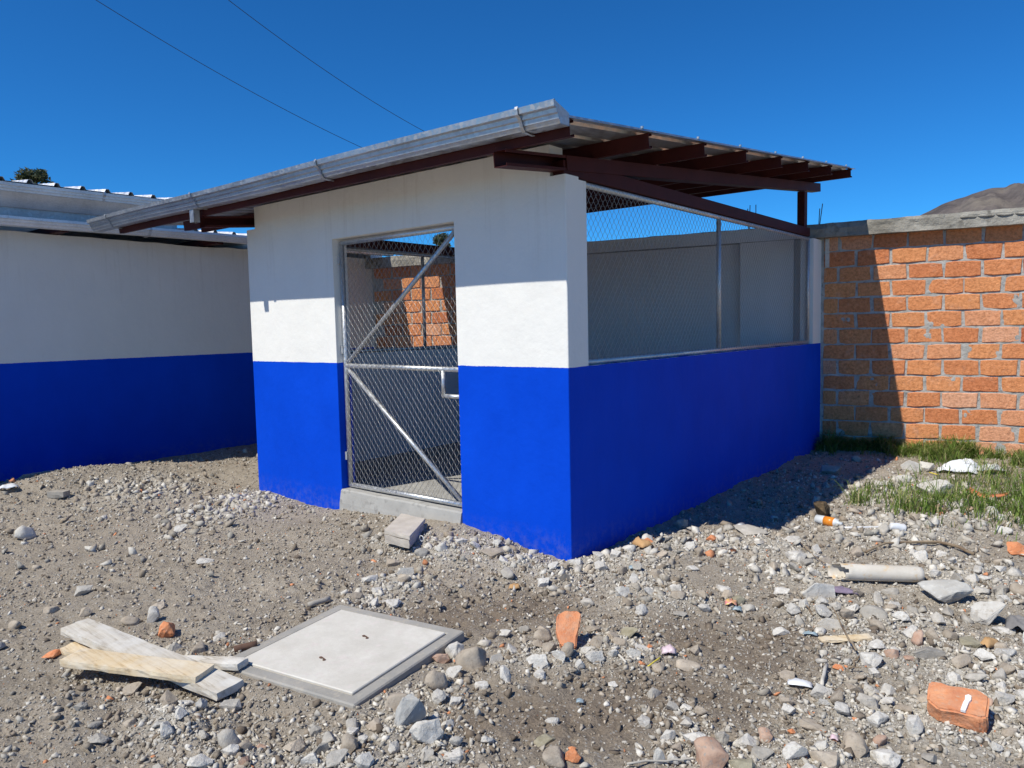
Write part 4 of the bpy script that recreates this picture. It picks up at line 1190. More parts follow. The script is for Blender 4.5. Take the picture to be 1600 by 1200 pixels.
# keep clear of the larger debris laid out below
for a, b, r in ((1497, 1118, .16), (888, 1008, .12), (1310, 908, .09), (1345, 908, .09), (1385, 908, .09), (1425, 908, .09), (1320, 1002, .09), (632, 845, .22), (1380, 856, .05), (1420, 853, .05), (1465, 853, .05), (1500, 862, .05),
                (120, 1015, .15), (170, 1035, .15), (230, 1055, .15), (290, 1070, .15), (340, 1078, .15), (1296, 820, .12), (1402, 830, .08), (1350, 826, .10), (1496, 735, .2), (1045, 1020, .05), (1142, 946, .06), (1004, 854, .08), (1540, 775, .2)):
    q = at(a, b); placed.append((q[0], q[1], r))
# medium stones thrown about: the largest as things, the rest in the gravel
cand = []
N = 52000
xs = rng.uniform(-3.3, 5.2, N); ys = rng.uniform(-3.4, 6.2, N)
p_, b_ = zone(xs, ys)
keep = rng.random(N) < (0.045 + 0.98 * p_ ** 1.1 - 0.035 * b_)
xs, ys, p_ = xs[keep], ys[keep], p_[keep]
rad = 0.010 + 0.050 * rng.random(len(xs)) ** 2.5
SKIP = []
def blocked(x, y, m=0.0):
    if x > -0.03 - m and -0.03 - m < y < 3.78 + m: 
        if x < 5.5: return True
    if y > 6.5: return True
    if (np.array([x, y, 0]) - BO) @ BN > -0.05: return True
    d = np.array([x, y]) - LID_C; u = abs(d @ LID_U); v = abs(d @ LID_V)
    if max(u, v) < 0.43 + m: return True
    return False
zs = gh(xs, ys) + p_ * rng.random(len(xs)) * 0.012
proj_c = (np.stack([xs, ys, zs], 1) - CAM) @ RW
ok = proj_c[:, 2] > 0.5
u_ = PP[0] + F_PX * proj_c[:, 0] / proj_c[:, 2]; v_ = PP[1] + F_PX * proj_c[:, 1] / proj_c[:, 2]
size_px = rad * 2 / proj_c[:, 2] * F_PX
inview = ok & (u_ > -20) & (u_ < 1620) & (v_ < 1225)
order = np.argsort(-size_px * inview)
med = []
cnt = 0
LM = [(480, 1040, 'concrete cover'), (230, 1045, 'crossed boards'), (262, 985, 'orange brick chunk behind the boards'), (632, 840, 'stacked pavers'), (735, 1025, 'big brown boulder'),
      (888, 1005, 'large leaning orange brick piece'), (1497, 1118, 'brick piece with the white dab'), (1365, 905, 'broken white tube'), (1472, 930, 'blue-grey veined rock'), (1552, 955, 'big pale beige rock'),
      (1320, 1002, 'short wooden slat'), (1440, 855, 'long bent stick'), (1496, 735, 'white sack'), (1045, 1018, 'pink paper scrap'), (1142, 945, 'candy wrapper'), (893, 875, 'blue corner of the pen'),
      (720, 830, 'door sill'), (1052, 1185, 'upright white shards'), (1335, 1175, 'smooth brown rock at the bottom'), (80, 742, 'splintered board'), (40, 838, 'egg-shaped stone at left'), (1295, 820, 'orange-banded bottle'),
      (1004, 852, 'curled brown leaf'), (852, 1165, 'flat olive stone at bottom centre'), (545, 1175, 'round brown stone below the cover'), (400, 770, 'left corner of the pen'), (642, 1130, 'bluish concrete chunk'), (1280, 925, 'pale angular rock by the tube'), (300, 860, 'thin pale slab at left')]
LMP = [(*at(a, b)[:2], n_) for a, b, n_ in LM]
def by_landmark(x, y):
    a, b, n_ = min(LMP, key=lambda q: (q[0] - x) ** 2 + (q[1] - y) ** 2)
    fw = np.array([a - CAM[0], b - CAM[1]]); fw /= np.linalg.norm(fw); rt = np.array([fw[1], -fw[0]])
    d = np.array([x - a, y - b]); f_, r_ = d @ fw, d @ rt
    side = ('to the right of' if r_ > 0 else 'to the left of') if abs(r_) > abs(f_) * .8 else ('behind' if f_ > 0 else 'in front of')
    return side + ' the ' + n_
KN = {'st_pale': 'small pale concrete lump', 'st_grey': 'small grey stone', 'st_brown': 'small brown stone', 'st_pink': 'small reddish stone'}
for i in order:
    x, y, r = xs[i], ys[i], rad[i]
    if blocked(x, y, r): continue
    if any((x - a) ** 2 + (y - b) ** 2 < (0.75 * (r + c)) ** 2 for a, b, c in placed): continue
    if inview[i] and cnt < 200:
        mt = random.choices(['st_pale', 'st_grey', 'st_brown', 'st_pink'], [3.5 * p_[i] + .5, .9, 1.6, .15])[0]
        where = by_landmark(x, y)
        lab = KN[mt] + ' ' + where
        stone('stone', (x, y, zs[i]), r, 'a' if (mt == 'st_pale' or random.random() < .5) else 'r', mt, lab, 'stone', KN[mt].replace('small ', '') + 's ' + where, tilt=.6, sink=0.30)
        placed.append((x, y, r)); cnt += 1
    else:
        med.append((x, y, r, p_[i]))

# ------------------------------------------------------------------ gravel: uncountable, one object
def base_pebbles(n, seed, sub):
    out = []
    r = np.random.default_rng(seed)
    for i in range(n):
        bm = bmesh.new()
        if sub == 0:
            d = np.array([(1, 0, 0), (-1, 0, 0), (0, 1, 0), (0, -1, 0), (0, 0, 1), (0, 0, -1)], float)
        else:
            d = r.normal(size=(int(r.integers(8, 11)), 3)); d /= np.linalg.norm(d, axis=1)[:, None]
        d = d * (0.7 + 0.45 * r.random((len(d), 1))) + r.normal(size=d.shape) * .14
        sq = np.array([1.08, .55 + .4 * r.random(), .42 + .35 * r.random()])
        for p in d: bm.verts.new(p * sq)
        res = bmesh.ops.convex_hull(bm, input=bm.verts)
        bmesh.ops.delete(bm, geom=[g_ for g_ in res['geom_interior'] if isinstance(g_, bmesh.types.BMVert)], context='VERTS')
        bmesh.ops.triangulate(bm, faces=bm.faces)
        bm.verts.index_update()
        v = np.array([tuple(q.co) for q in bm.verts]); f = np.array([[q.index for q in fc.verts] for fc in bm.faces])
        bm.free(); out.append((v, f))
    return out
TINTS = np.array([(0.48, 0.445, 0.385), (0.38, 0.34, 0.28), (0.28, 0.232, 0.178), (0.60, 0.565, 0.50), (0.31, 0.288, 0.250), (0.42, 0.362, 0.290), (0.55, 0.24, 0.12)])
def gravel(name, X, Y, Rr, bases, pale, label):
    V = []; Fc = []; C = []; base = 0
    Zg = gh(X, Y)
    which = rng.integers(0, len(bases), len(X))
    ti = np.where(rng.random(len(X)) < pale, np.where(rng.random(len(X)) < .40, 3, 0), rng.choice([0, 1, 2, 4, 5], len(X), p=[.2, .28, .24, .1, .18]))
    ti = np.where(rng.random(len(X)) < 0.010, 6, ti)
    T = TINTS[ti] * (0.8 + 0.4 * rng.random((len(X), 1)))
    for b, (v, f) in enumerate(bases):
        m = which == b; n = int(m.sum())
        if not n: continue
        q = rng.normal(size=(n, 4)); q[:, 1:3] *= .45; q /= np.linalg.norm(q, axis=1)[:, None]
        w, x, y, z = q.T
        Rm = np.stack([1 - 2 * (y * y + z * z), 2 * (x * y - z * w), 2 * (x * z + y * w), 2 * (x * y + z * w), 1 - 2 * (x * x + z * z), 2 * (y * z - x * w), 2 * (x * z - y * w), 2 * (y * z + x * w), 1 - 2 * (x * x + y * y)], 1).reshape(n, 3, 3)
        P = np.einsum('nij,vj->nvi', Rm, v) * Rr[m][:, None, None]
        P += np.stack([X[m], Y[m], Zg[m] + Rr[m] * 0.20], 1)[:, None, :]
        V.append(P.reshape(-1, 3))
        Fc.append((f[None] + (base + np.arange(n) * len(v))[:, None, None]).reshape(-1, 3))
        C.append(np.repeat(T[m], len(v), axis=0)); base += n * len(v)
    o = mesh_np(name, np.concatenate(V), np.concatenate(Fc), MT['gravel'], np.concatenate(C))
    return tag(o, label, 'gravel', kind='stuff')
def allowed(X, Y, m):
    ok = ~((X > -0.02 - m) & (Y > -0.02 - m) & (Y < 3.76) & (X < 5.5)) & (Y < 6.55)
    ok &= ((X - BO[0]) * BN[0] + (Y - BO[1]) * BN[1]) < -0.02
    u = np.abs((X - LID_C[0]) * LID_U[0] + (Y - LID_C[1]) * LID_U[1]); v = np.abs((X - LID_C[0]) * LID_V[0] + (Y - LID_C[1]) * LID_V[1])
    return ok & (np.maximum(u, v) > 0.425 + m)
def scatter(n, rlo, rhi, pw, dens):
    # denser towards the viewer's side of the yard, where it shows
    k = int(n * 2.2)
    X = rng.uniform(-3.4, 5.6, k); Y = rng.uniform(-3.6, 6.5, k)
    dist = np.hypot(X - CAM[0], Y - CAM[1])
    p, b = zone(X, Y)
    cl = np.clip(0.5 + 1.2 * fbm(X, Y, 1.6, 3, 55), 0.08, 1)
    pr = np.clip(3.2 / dist, 0.12, 1) ** dens * (0.42 * cl + 0.75 * p + 0.12) * (1 - 0.45 * b)
    m = (rng.random(k) < pr) & (dist > 0.9)
    X, Y, p = X[m], Y[m], p[m]
    R_ = rlo + (rhi - rlo) * rng.random(len(X)) ** pw
    ok = allowed(X, Y, 0.0)
    return X[ok], Y[ok], R_[ok], p[ok]
B0 = base_pebbles(10, 1, 0); B1 = base_pebbles(26, 2, 1)
X, Y, R_, P_ = scatter(250000, 0.0024, 0.0082, 1.8, 1.5)
gravel('fine_gravel', X, Y, R_, B0, 0.12 + 0.6 * P_, 'fine loose grit and crumbs over the bare earth')
X, Y, R_, P_ = scatter(190000, 0.005, 0.021, 2.5, 1.0)
MX = np.array(med)
X = np.concatenate([X, MX[:, 0]]); Y = np.concatenate([Y, MX[:, 1]]); R_ = np.concatenate([R_, MX[:, 2]]); P_ = np.concatenate([P_, MX[:, 3]])
gravel('coarse_gravel', X, Y, R_, B1, 0.14 + 0.70 * P_, 'coarse gravel and broken mortar scattered over the yard')

# clods of the darker earth itself
X, Y, R_, P_ = scatter(60000, 0.006, 0.030, 3.0, 0.9)
_, b2 = zone(X, Y)
m_ = rng.random(len(X)) < 0.20 + 0.75 * b2
X, Y, R_, P_, b2 = X[m_], Y[m_], R_[m_], P_[m_], b2[m_]
T_KEEP = TINTS.copy()
TINTS[:] = np.array([(0.20, 0.16, 0.12), (0.24, 0.195, 0.15), (0.165, 0.13, 0.098), (0.27, 0.23, 0.18), (0.22, 0.18, 0.138), (0.19, 0.15, 0.112), (0.22, 0.18, 0.138)])
gravel('earth_clods', X, Y, R_, B1, 0.3 * np.ones(len(X)), 'crumbled clods of brown earth lying among the rubble')
TINTS[:] = T_KEEP

# ================================================================== GRASS
def grass():
    r = np.random.default_rng(77)
    n = 30000
    t = -r.random(n) * 4.0 + 0.02
    d = np.abs(r.normal(0, 1, n)) * 0.34 + 0.01
    # the fringe widens to the right
    wide = np.clip((-t - 0.55) / 1.6, 0.12, 1.6)
    d = 0.012 + d * (0.28 + 1.5 * wide)
    P = BO[None] + BT * t[:, None] - BN * d[:, None]
    cl = fbm(P[:, 0], P[:, 1], 2.7, 3, 91)
    m = (cl > -0.22 + 0.45 * np.clip(d - 0.45, 0, 1)) & (d < 1.7 * (0.35 + wide))
    P, d, cl = P[m], d[m], cl[m]
    # a few tufts out in the rubble
    tufts = [(1405, 775, .22), (1370, 770, .14), (1460, 800, .12), (1520, 790, .3), (1560, 800, .35), (1590, 780, .4), (1600, 810, .3), (1490, 760, .3), (1580, 745, .35), (1350, 785, .10), (1420, 800, .12)]
    Q = []
    for a, b, s in tufts:
        c = at(a, b); k = int(1700 * s)
        Q.append(np.stack([c[0] + r.normal(0, s, k), c[1] + r.normal(0, s * .7, k), np.zeros(k)], 1))
    P = np.concatenate([P] + Q); k = len(P)
    inside = ((P - BO) @ BN) < -0.01
    P = P[inside]; k = len(P)
    P[:, 2] = gh(P[:, 0], P[:, 1]) - 0.004
    tf = fbm(P[:, 0], P[:, 1], 5.5, 2, 93)
    kp = r.random(k) < np.clip(0.85 + 1.6 * tf, 0.10, 1); P = P[kp]; tf = tf[kp]; k = len(P)
    h = (0.05 + 0.14 * r.random(k) ** 1.3) * np.clip(0.85 + 1.3 * tf, 0.35, 1.7)
    yaw = r.random(k) * 6.283; lean = 0.35 + 1.05 * r.random(k)
    dx = np.stack([np.cos(yaw), np.sin(yaw), np.zeros(k)], 1); sx = np.stack([-np.sin(yaw), np.cos(yaw), np.zeros(k)], 1)
    w = (0.0022 + 0.0022 * r.random(k))[:, None]
    up = np.array([0, 0, 1.0])
    H = h[:, None]; L = lean[:, None]
    p1 = P + up * H * .45 + dx * H * L * .18
    p2 = P + up * H * .80 + dx * H * L * .50
    p3 = P + up * H * (1.0 - .28 * L) + dx * H * L * .95
    V = np.stack([P - sx * w, P + sx * w, p1 + sx * w * .9, p1 - sx * w * .9, p2 + sx * w * .6, p2 - sx * w * .6, p3 + sx * w * .12, p3 - sx * w * .12], 1)
    b = (np.arange(k) * 8)[:, None, None]
    f = (np.array([[0, 1, 2, 3], [3, 2, 4, 5], [5, 4, 6, 7]])[None] + b).reshape(-1, 4)
    G = np.array([(0.125, 0.205, 0.034), (0.175, 0.265, 0.048), (0.090, 0.150, 0.028), (0.26, 0.30, 0.085), (0.44, 0.38, 0.20)])
    c = G[r.choice(5, k, p=[.27, .28, .17, .17, .11])] * (0.8 + 0.45 * r.random((k, 1)))
    o = mesh_np('grass', V.reshape(-1, 3), f, MT['leafy'], np.repeat(c, 8, axis=0))
    tag(o, 'green grass growing along the foot of the brick wall', 'grass', kind='stuff')
grass()

# ================================================================== DEBRIS
def rough_slab(name, c, ax, ay, az, mat, label, cat, n=(6, 4, 3), amp=0.004, seed=1, chip=0.0, group=None):
    """box with worn faces: c centre, ax/ay/az half-axes"""
    bm = bmesh.new(); bmesh.ops.create_cube(bm, size=2.0)
    for k in range(3):
        es = [e for e in bm.edges if abs(abs(e.verts[0].co[k] - e.verts[1].co[k])) > 1e-3 and abs((e.verts[0].co - e.verts[1].co).normalized()[k]) > .9]
        if n[k] > 1: bmesh.ops.subdivide_edges(bm, edges=es, cuts=n[k] - 1, use_grid_fill=True)
    ax, ay, az = Vector(ax), Vector(ay), Vector(az)
    r = np.random.default_rng(seed)
    for v in bm.verts:
        edge = sum(abs(abs(v.co[k]) - 1) < 1e-3 for k in range(3))
        q = v.co.copy()
        p = ax * q.x + ay * q.y + az * q.z
        if edge >= 2:
            sh = 0.10 * az.length * (1.5 if edge == 3 else 1.0)
            for k, A in enumerate((ax, ay, az)):
                if abs(abs(q[k]) - 1) < 1e-3: p -= A.normalized() * math.copysign(sh * (0.6 + 0.8 * r.random()), q[k])
        p += Vector(r.normal(size=3)) * amp
        v.co = p
    bmesh.ops.recalc_face_normals(bm, faces=bm.faces)
    me = bpy.data.meshes.new(name); bm.to_mesh(me); bm.free(); me.materials.append(MT[mat])
    o = bpy.data.objects.new(name, me); col.objects.link(o); o.location = c
    tag(o, label, cat, group)
    return o
def flat_axes(p, q):
    d = Vector((q[0] - p[0], q[1] - p[1], q[2] - p[2])); L = d.length; d.normalize()
    s = Vector((-d.y, d.x, 0)).normalized(); u = d.cross(s)
    return d, s, u, L
def board(p, q, w, th, mat, label, seed, lift=0.0):
    a = at(*p); b = at(*q); a[2] += lift + th / 2; b[2] += lift + th / 2
    d, s, u, L = flat_axes(a, b)
    c = Vector((a + b) / 2)
    rough_slab('board', c, d * L / 2, s * w / 2, u * th / 2, mat, label, 'board', (14, 3, 2), 0.0012, seed)
def board3(a, b, w, th, mat, label, seed):
    a = Vector(a); b = Vector(b); d, s, u, L = flat_axes(a, b)
    return rough_slab('board', (a + b) / 2, d * L / 2, s * w / 2, u * th / 2, mat, label, 'board', (16, 3, 2), 0.0012, seed)
gz = lambda x, y: ghs(x, y)
board3((-2.585, 1.315, gz(-2.585, 1.315) + .060), (-2.41, .125, gz(-2.41, .125) + .035), 0.145, 0.042, 'wood_pale', 'long cement-whitened board, lowest of the crossed boards', 3)
board3((-2.735, 0.955, gz(-2.735, .955) + .085), (-2.435, .285, gz(-2.435, .285) + .085), 0.135, 0.034, 'wood_yellow', 'shorter yellow board lying on top of the whitened board', 4)
board3((-2.40, 0.62, gz(-2.4, .62) + .03), (-2.275, .245, gz(-2.275, .245) + .035), 0.075, 0.034, 'wood_pale', 'narrow grey-white batten behind the crossed boards by the cover', 5)
board3((-2.66, 1.20, gz(-2.66, 1.2) + .018), (-2.60, 0.95, gz(-2.6, .95) + .018), 0.09, 0.032, 'wood_yellow', 'short wooden offcut under the left end of the boards', 6)
a = at(1281, 1004); b = at(1360, 1000)
board3((a[0], a[1], a[2] + .014), (b[0], b[1], b[2] + .016), 0.055, 0.012, 'wood_yellow', 'short pale wooden slat lying in the right-hand rubble', 7)
a = at(36, 748); b = at(122, 738)
board3((a[0], a[1], a[2] + .03), (b[0], b[1], b[2] + .035), 0.17, 0.03, 'wood_yellow', 'splintered board lying before the left blue wall', 8)
a = at(945 / 4 + 1200, 853); 
# concrete offcuts at left
for (px, py, w, h, lab) in ((46, 752, .14, .055, 'small grey concrete offcut under the end of the splintered board'), (92, 776, .17, .06, 'grey concrete offcut alone on the earth at far left')):
    c = at(px, py); rough_slab('concrete_block', (c[0], c[1], c[2] + h * .45), Vector((.5, -.75, 0)).normalized() * w / 2, Vector((.75, .5, 0)).normalized() * .05, (0, 0, h / 2), 'st_grey', lab, 'block', (4, 3, 2), .002, int(px))
# two thin slabs stacked before the sill
pc = [Vector(gflat(*q, 0.085)) for q in ((601, 838), (639, 848), (665, 820), (627, 811))]
bc = sum(pc, Vector()) / 4; ax_ = ((pc[1] - pc[0]) + (pc[2] - pc[3])) / 4; ay_ = ((pc[3] - pc[0]) + (pc[2] - pc[1])) / 4
gz0 = ghs(bc.x, bc.y)
rough_slab('paver_block', (bc.x, bc.y, gz0 + .026), ax_, ay_, (0, 0, .032), 'paver', 'lower, thicker of the two stacked concrete pavers before the gate', 'paver', (5, 4, 2), .0015, 31)
rough_slab('paver_block', (bc.x + .006, bc.y + .004, gz0 + .074), ax_ * 1.02, ay_ * 1.01, (.001, .0, .0155), 'paver', 'upper, thinner of the two stacked concrete pavers before the gate', 'paver', (5, 4, 2), .0012, 32)
# brick fragments
def frag(px, py, wpx, hs_, label, seed, mat='brick_lump', flat=False, n=15):
    me = hull_mesh('brick_fragment', seed, n, (1, .75, .7), sub=1); me.materials.append(None)
    p = at(px, py); r = wpx * mpp(p) / 2 * 1.1
    fw = p[:2] - CAM[:2]; fw /= np.linalg.norm(fw); p[:2] += fw * r * .5; p[2] = ghs(p[0], p[1])
    return stone('brick_fragment', p, r, 'a', mat, label, 'brick', None, math.atan2(fw[1], fw[0]) + 1.57, 0.1, (1, 1, hs_), 0.15, me)
frag(262, 996, 40, 1.15, 'orange brick chunk standing behind the boards', 402)
frag(84, 1030, 34, .5, 'flat orange brick chip at the left end of the boards', 405)
frag(172, 1096, 16, .8, 'tiny orange brick crumb before the yellow board', 407)
frag(1014, 848, 18, .8, 'orange brick bit on the crest of rubble', 409)
frag(1112, 846, 18, .9, 'orange brick bit at the edge of the shade', 411)
frag(1014, 1014, 12, .9, 'small orange brick bit beside the grey slab piece', 412)
frag(1003, 1040, 14, .8, 'small orange brick bit beside the yellow stick', 413)
frag(895, 1196, 28, 1.3, 'orange tile shard at the bottom centre', 415)
frag(894, 1172, 14, .9, 'orange brick crumb at the bottom centre', 416)
frag(1237, 1148, 14, .9, 'orange pebble of brick in the lower right heap', 418)
frag(712, 1036, 9, .9, 'tiny orange flake by the big brown boulder', 419)
frag(1590, 868, 44, .7, 'orange half brick cut by the right picture edge', 421)
frag(1310, 1048, 18, .8, 'orange brick bit under the dry roots', 422)
# large orange piece leaning in the rubble
def polyslab(name, pts, th, M4, mat, label, cat, amp=.003, seed=1):
    bm = bmesh.new()
    vs = [bm.verts.new((x, y, th / 2)) for x, y in pts]; f = bm.faces.new(vs)
    ex = bmesh.ops.extrude_face_region(bm, geom=[f])
    for v in [g_ for g_ in ex['geom'] if isinstance(g_, bmesh.types.BMVert)]: v.co.z -= th; v.co.x *= .95; v.co.y *= .95
    bmesh.ops.recalc_face_normals(bm, faces=bm.faces)
    bmesh.ops.bevel(bm, geom=list(bm.edges), offset=th * .10, segments=2, affect='EDGES')
    bmesh.ops.triangulate(bm, faces=bm.faces)
    for _ in range(2):
        bmesh.ops.subdivide_edges(bm, edges=[e for e in bm.edges if e.calc_length() > 0.016], cuts=1); bmesh.ops.triangulate(bm, faces=bm.faces)
    r = np.random.default_rng(seed)
    for v in bm.verts:
        v.co += v.normal * (amp * float(fbm(np.array([v.co.x * 1.0 + seed]), np.array([v.co.y + v.co.z * 1.3]), 14.0, 5, seed, .65)[0]))
    me = bpy.data.meshes.new(name); bm.to_mesh(me); bm.free(); me.materials.append(MT[mat])
    o = bpy.data.objects.new(name, me); col.objects.link(o); o.matrix_world = M4
    return tag(o, label, cat)
def facing(p, pitch, roll=0.0, yaw=0.0):
    """local x to the viewer's right, local y away from the viewer, pitched up by 'pitch'"""
    fw = Vector((p[0] - CAM[0], p[1] - CAM[1], 0)).normalized(); rt = Vector((fw.y, -fw.x, 0))
    B = Matrix((rt, fw, Vector((0, 0, 1)))).transposed().to_4x4()
    return Matrix.Translation(p) @ B @ Matrix.Rotation(yaw, 4, 'Z') @ Matrix.Rotation(pitch, 4, 'X') @ Matrix.Rotation(roll, 4, 'Y')
p = at(888, 1012)
polyslab('brick_fragment', [(-.058, .085), (-.020, .105), (.048, .112), (.066, .085), (.055, .02), (.035, -.085), (.005, -.10), (-.040, -.075), (-.062, .005)], .05,
         facing((p[0], p[1], p[2] + .075), math.radians(38), .05), 'brick_frag', 'large orange brick piece leaning in the central rubble', 'brick', .013, 51)
p = at(1497, 1122)
bk = polyslab('brick_fragment', [(-.108, .075), (-.03, .068), (.055, .085), (.10, .05), (.108, -.07), (.085, -.085), (.0, -.078), (-.055, -.085), (-.105, -.04)], .075,
         facing((p[0], p[1], p[2] + .048), math.radians(14), -.06, -.10), 'brick_frag', 'orange brick piece with a white paint dab at lower right', 'brick', .010, 52)
mb = bmesh.new()
vs = [mb.verts.new(q) for q in [(.018, -.074, .041), (.034, -.075, .041), (.040, -.02, .0415), (.046, -.005, .0418), (.044, .016, .042), (.034, .022, .042), (.024, .012, .042), (.026, -.01, .0415), (.022, -.03, .0415)]]
mb.faces.new(vs); me = bpy.data.meshes.new('paint_dab'); mb.to_mesh(me); mb.free(); me.materials.append(MT['paint_white'])
pd = bpy.data.objects.new('paint_dab', me); col.objects.link(pd); pd.parent = bk
sm = pd.modifiers.new('solid', 'SOLIDIFY'); sm.thickness = 0.010; sm.offset = 0
# curved clay roof tile piece in the grass
p = at(1540, 778); M4 = facing((p[0], p[1], p[2] + .035), math.radians(18), .0, -.25)
mb = MB(); vs = []
for i in range(13):
    x = -.15 + .30 * i / 12; sag = -.030 * (1 - (x / .15) ** 2) * 1.0
    for j in range(5):
        y = -.05 + .10 * j / 4 + .02 * vnoise(i * .8, j + 3, 2) + abs(x) * .25
        vs.append(M4 @ Vector((x, y, sag + .015 * math.cos(j * .9))))
fs = [(i * 5 + j, i * 5 + j + 1, i * 5 + 5 + j + 1, i * 5 + 5 + j) for i in range(12) for j in range(4)]
tag(mb.add(vs, fs).build('roof_tile', MT['tile'], None, smooth=True, solid=.014), 'curved orange clay tile piece lying in the grass', 'tile')

# broken white tube
a = Vector(at(1296, 908)); b = Vector(at(1440, 912)); a.z += .062; b.z += .055
d = (b - a).normalized(); s_ = Vector((-d.y, d.x, 0)).normalized(); u_v = d.cross(s_)
if u_v.z < 0: u_v = -u_v
L = (b - a).length; R0 = .052
mb = MB(); vs = []; nA = 28; nLn = 26
for i in range(nLn + 1):
    t = i / nLn
    for k in range(nA):
        an = 2 * math.pi * k / nA
        rr = R0 * (1 - .10 * t) * (1 + .02 * math.sin(3 * an + t * 4))
        if t > .93: rr *= .93
        c = a + d * (L * t) + (s_ * math.cos(an) * 1.0 + u_v * math.sin(an) * .92) * rr
        vs.append(c)
fs = []
toward = Vector((CAM[0] - a.x, CAM[1] - a.y, CAM[2] - a.z)).normalized()
for i in range(nLn):
    for k in range(nA):
        k2 = (k + 1) % nA
        an = 2 * math.pi * (k + .5) / nA
        nrm = s_ * math.cos(an) + u_v * math.sin(an)
        t = (i + .5) / nLn
        if t < (.5 + .5 * nrm.dot(toward)) * (.13 + .07 * vnoise(k * .9, 7.1, 6)): continue
        fs.append((i * nA + k, i * nA + k2, (i + 1) * nA + k2, (i + 1) * nA + k))
tube = mb.add(vs, fs).build('plastic_tube', MT['tube_card'], None, smooth=True, solid=.004)
tag(tube, 'broken stained white tube with a torn open left end', 'tube')
# sticks, twigs
def stick(pxs, r0, r1, mat, label, cat='stick', lift=.012, name='stick', wob=.004):
    pts = []
    for i, (x, y) in enumerate(pxs):
        p = at(x, y); pts.append(Vector((p[0], p[1], p[2] + lift + random.uniform(-wob, wob))))
    # refine
    out = []
    for i in range(len(pts) - 1):
        for k in range(4): out.append(pts[i].lerp(pts[i + 1], k / 4) + Vector((random.uniform(-wob, wob), random.uniform(-wob, wob), random.uniform(-wob, wob) * .5)))
    out.append(pts[-1])
    rs = [r0 + (r1 - r0) * i / (len(out) - 1) for i in range(len(out))]
    return tag(MB().tube(out, rs, 7).build(name, MT[mat], None, smooth=True), label, cat)
stick([(1352, 868), (1382, 855), (1420, 853), (1465, 852), (1495, 860), (1522, 871)], .007, .011, 'twig', 'long bent dry stick on the gravel at right', lift=.025)
stick([(1436, 850), (1462, 850)], .010, .009, 'wood_yellow', 'short wood chip lying against the long dry stick', lift=.012)
stick([(1300, 960), (1312, 985), (1325, 1010), (1338, 1030)], .0035, .005, 'twig', 'thin dark twig crossing the pale wooden slat', lift=.04)
stick([(1338, 1030), (1330, 1050), (1345, 1056)], .004, .002, 'twig', 'tangled dry root below the pale wooden slat', lift=.03, wob=.012)
stick([(1252, 938), (1262, 955), (1270, 968)], .004, .004, 'twig', 'short dark twig leaning beside the pale angular rock', lift=.02)
stick([(1248, 850), (1272, 875), (1290, 888)], .003, .003, 'twig', 'thin wire-like twig above the white tube', lift=.03)
stick([(1283, 1078), (1292, 1046)], .008, .008, 'wood_pale', 'grey weathered peg standing out of the rubble', lift=.02)
stick([(1012, 1046), (1032, 1032)], .0035, .0035, 'plastic_yellow', 'thin yellow stick beside the pink wrapper', lift=.015, wob=.001)
stick([(962, 1022), (978, 1040)], .006, .005, 'wood_pale', 'short white splinter left of the yellow stick', lift=.015, wob=.001)
stick([(1318, 827), (1382, 826)], .0085, .0085, 'plastic_white', 'thin white plastic rod on the gravel', 'rod', lift=.012, name='plastic_rod', wob=.0005)
stick([(980, 1200), (1040, 1196), (1085, 1194)], .0042, .0036, 'st_grey', 'thin grey lath at the lower picture edge', lift=.02)
stick([(482, 950), (515, 940)], .016, .016, 'st_grey', 'round grey concrete stub behind the cover', 'stub', lift=.018, name='concrete_stub', wob=.001)
stick([(366, 1020), (402, 1012)], .018, .018, 'steel_rust', 'dark brown wooden peg at the left edge of the cover', lift=.018, wob=.001)
stick([(1405, 745), (1424, 748)], .006, .005, 'plastic_yellow', 'yellow plastic strap end, the left one', 'strap', lift=.02, name='strap', wob=.001)
stick([(1452, 741), (1466, 745)], .006, .005, 'plastic_yellow', 'yellow plastic strap end, the right one under the sack', 'strap', lift=.02, name='strap', wob=.001)
# bent bar at the wall foot
c = Vector(at(1584, 690))
MB_ = MB().tube([c + Vector((0.1, -.05, 0)), c + Vector((.12, -.06, .12)), c + Vector((.13, .02, .21)), c + Vector((.12, .07, .19)), c + Vector((.10, .05, .10))], .006, 6)
tag(MB_.build('bent_bar', MT['steel_rust'], None, smooth=True), 'bent rusty bar hooked up at the foot of the brick wall', 'bar')

# crumpled sheets
def crumple(name, px, py, w, dpt, hgt, mat, label, cat, seed, n=18, arch=True, yaw=0.0, lift=.01):
    p = at(px, py); M4 = facing((p[0], p[1], p[2] + lift), 0, 0, yaw); mb = MB(); vs = []
    for i in range(n):
        for j in range(n):
            u = i / (n - 1) - .5; v = j / (n - 1) - .5
            e = fbm(np.array([u * 1.0 + seed]), np.array([v + seed * .3]), 2.6, 3, seed, .5)[0]
            z = (hgt * (1 - abs(2 * u) ** 3.5) * (1 - .6 * abs(2 * v) ** 3) * (.75 + .5 * abs(e)) if arch else 0) + e * hgt * .5 + .10 * hgt * fbm(np.array([u * 1.4 + v + seed]), np.array([v * .4]), 9.0, 2, seed + 9)[0]
            ex = fbm(np.array([u + seed]), np.array([v - seed]), 3.0, 2, seed + 3)[0]
            vs.append(M4 @ Vector(((u + .07 * ex) * w, (v + .07 * e) * dpt, max(z, 0.002 + .25 * abs(e) * hgt))))
    fs = [(i * n + j, i * n + j + 1, i * n + n + j + 1, i * n + n + j) for i in range(n - 1) for j in range(n - 1)]
    return tag(mb.add(vs, fs).build(name, MT[mat], None, smooth=True, solid=.0015), label, cat)
crumple('sack', 1496, 738, .36, .26, .10, 'cloth_white', 'crumpled white sack lying on the grass', 'sack', 3, 26)
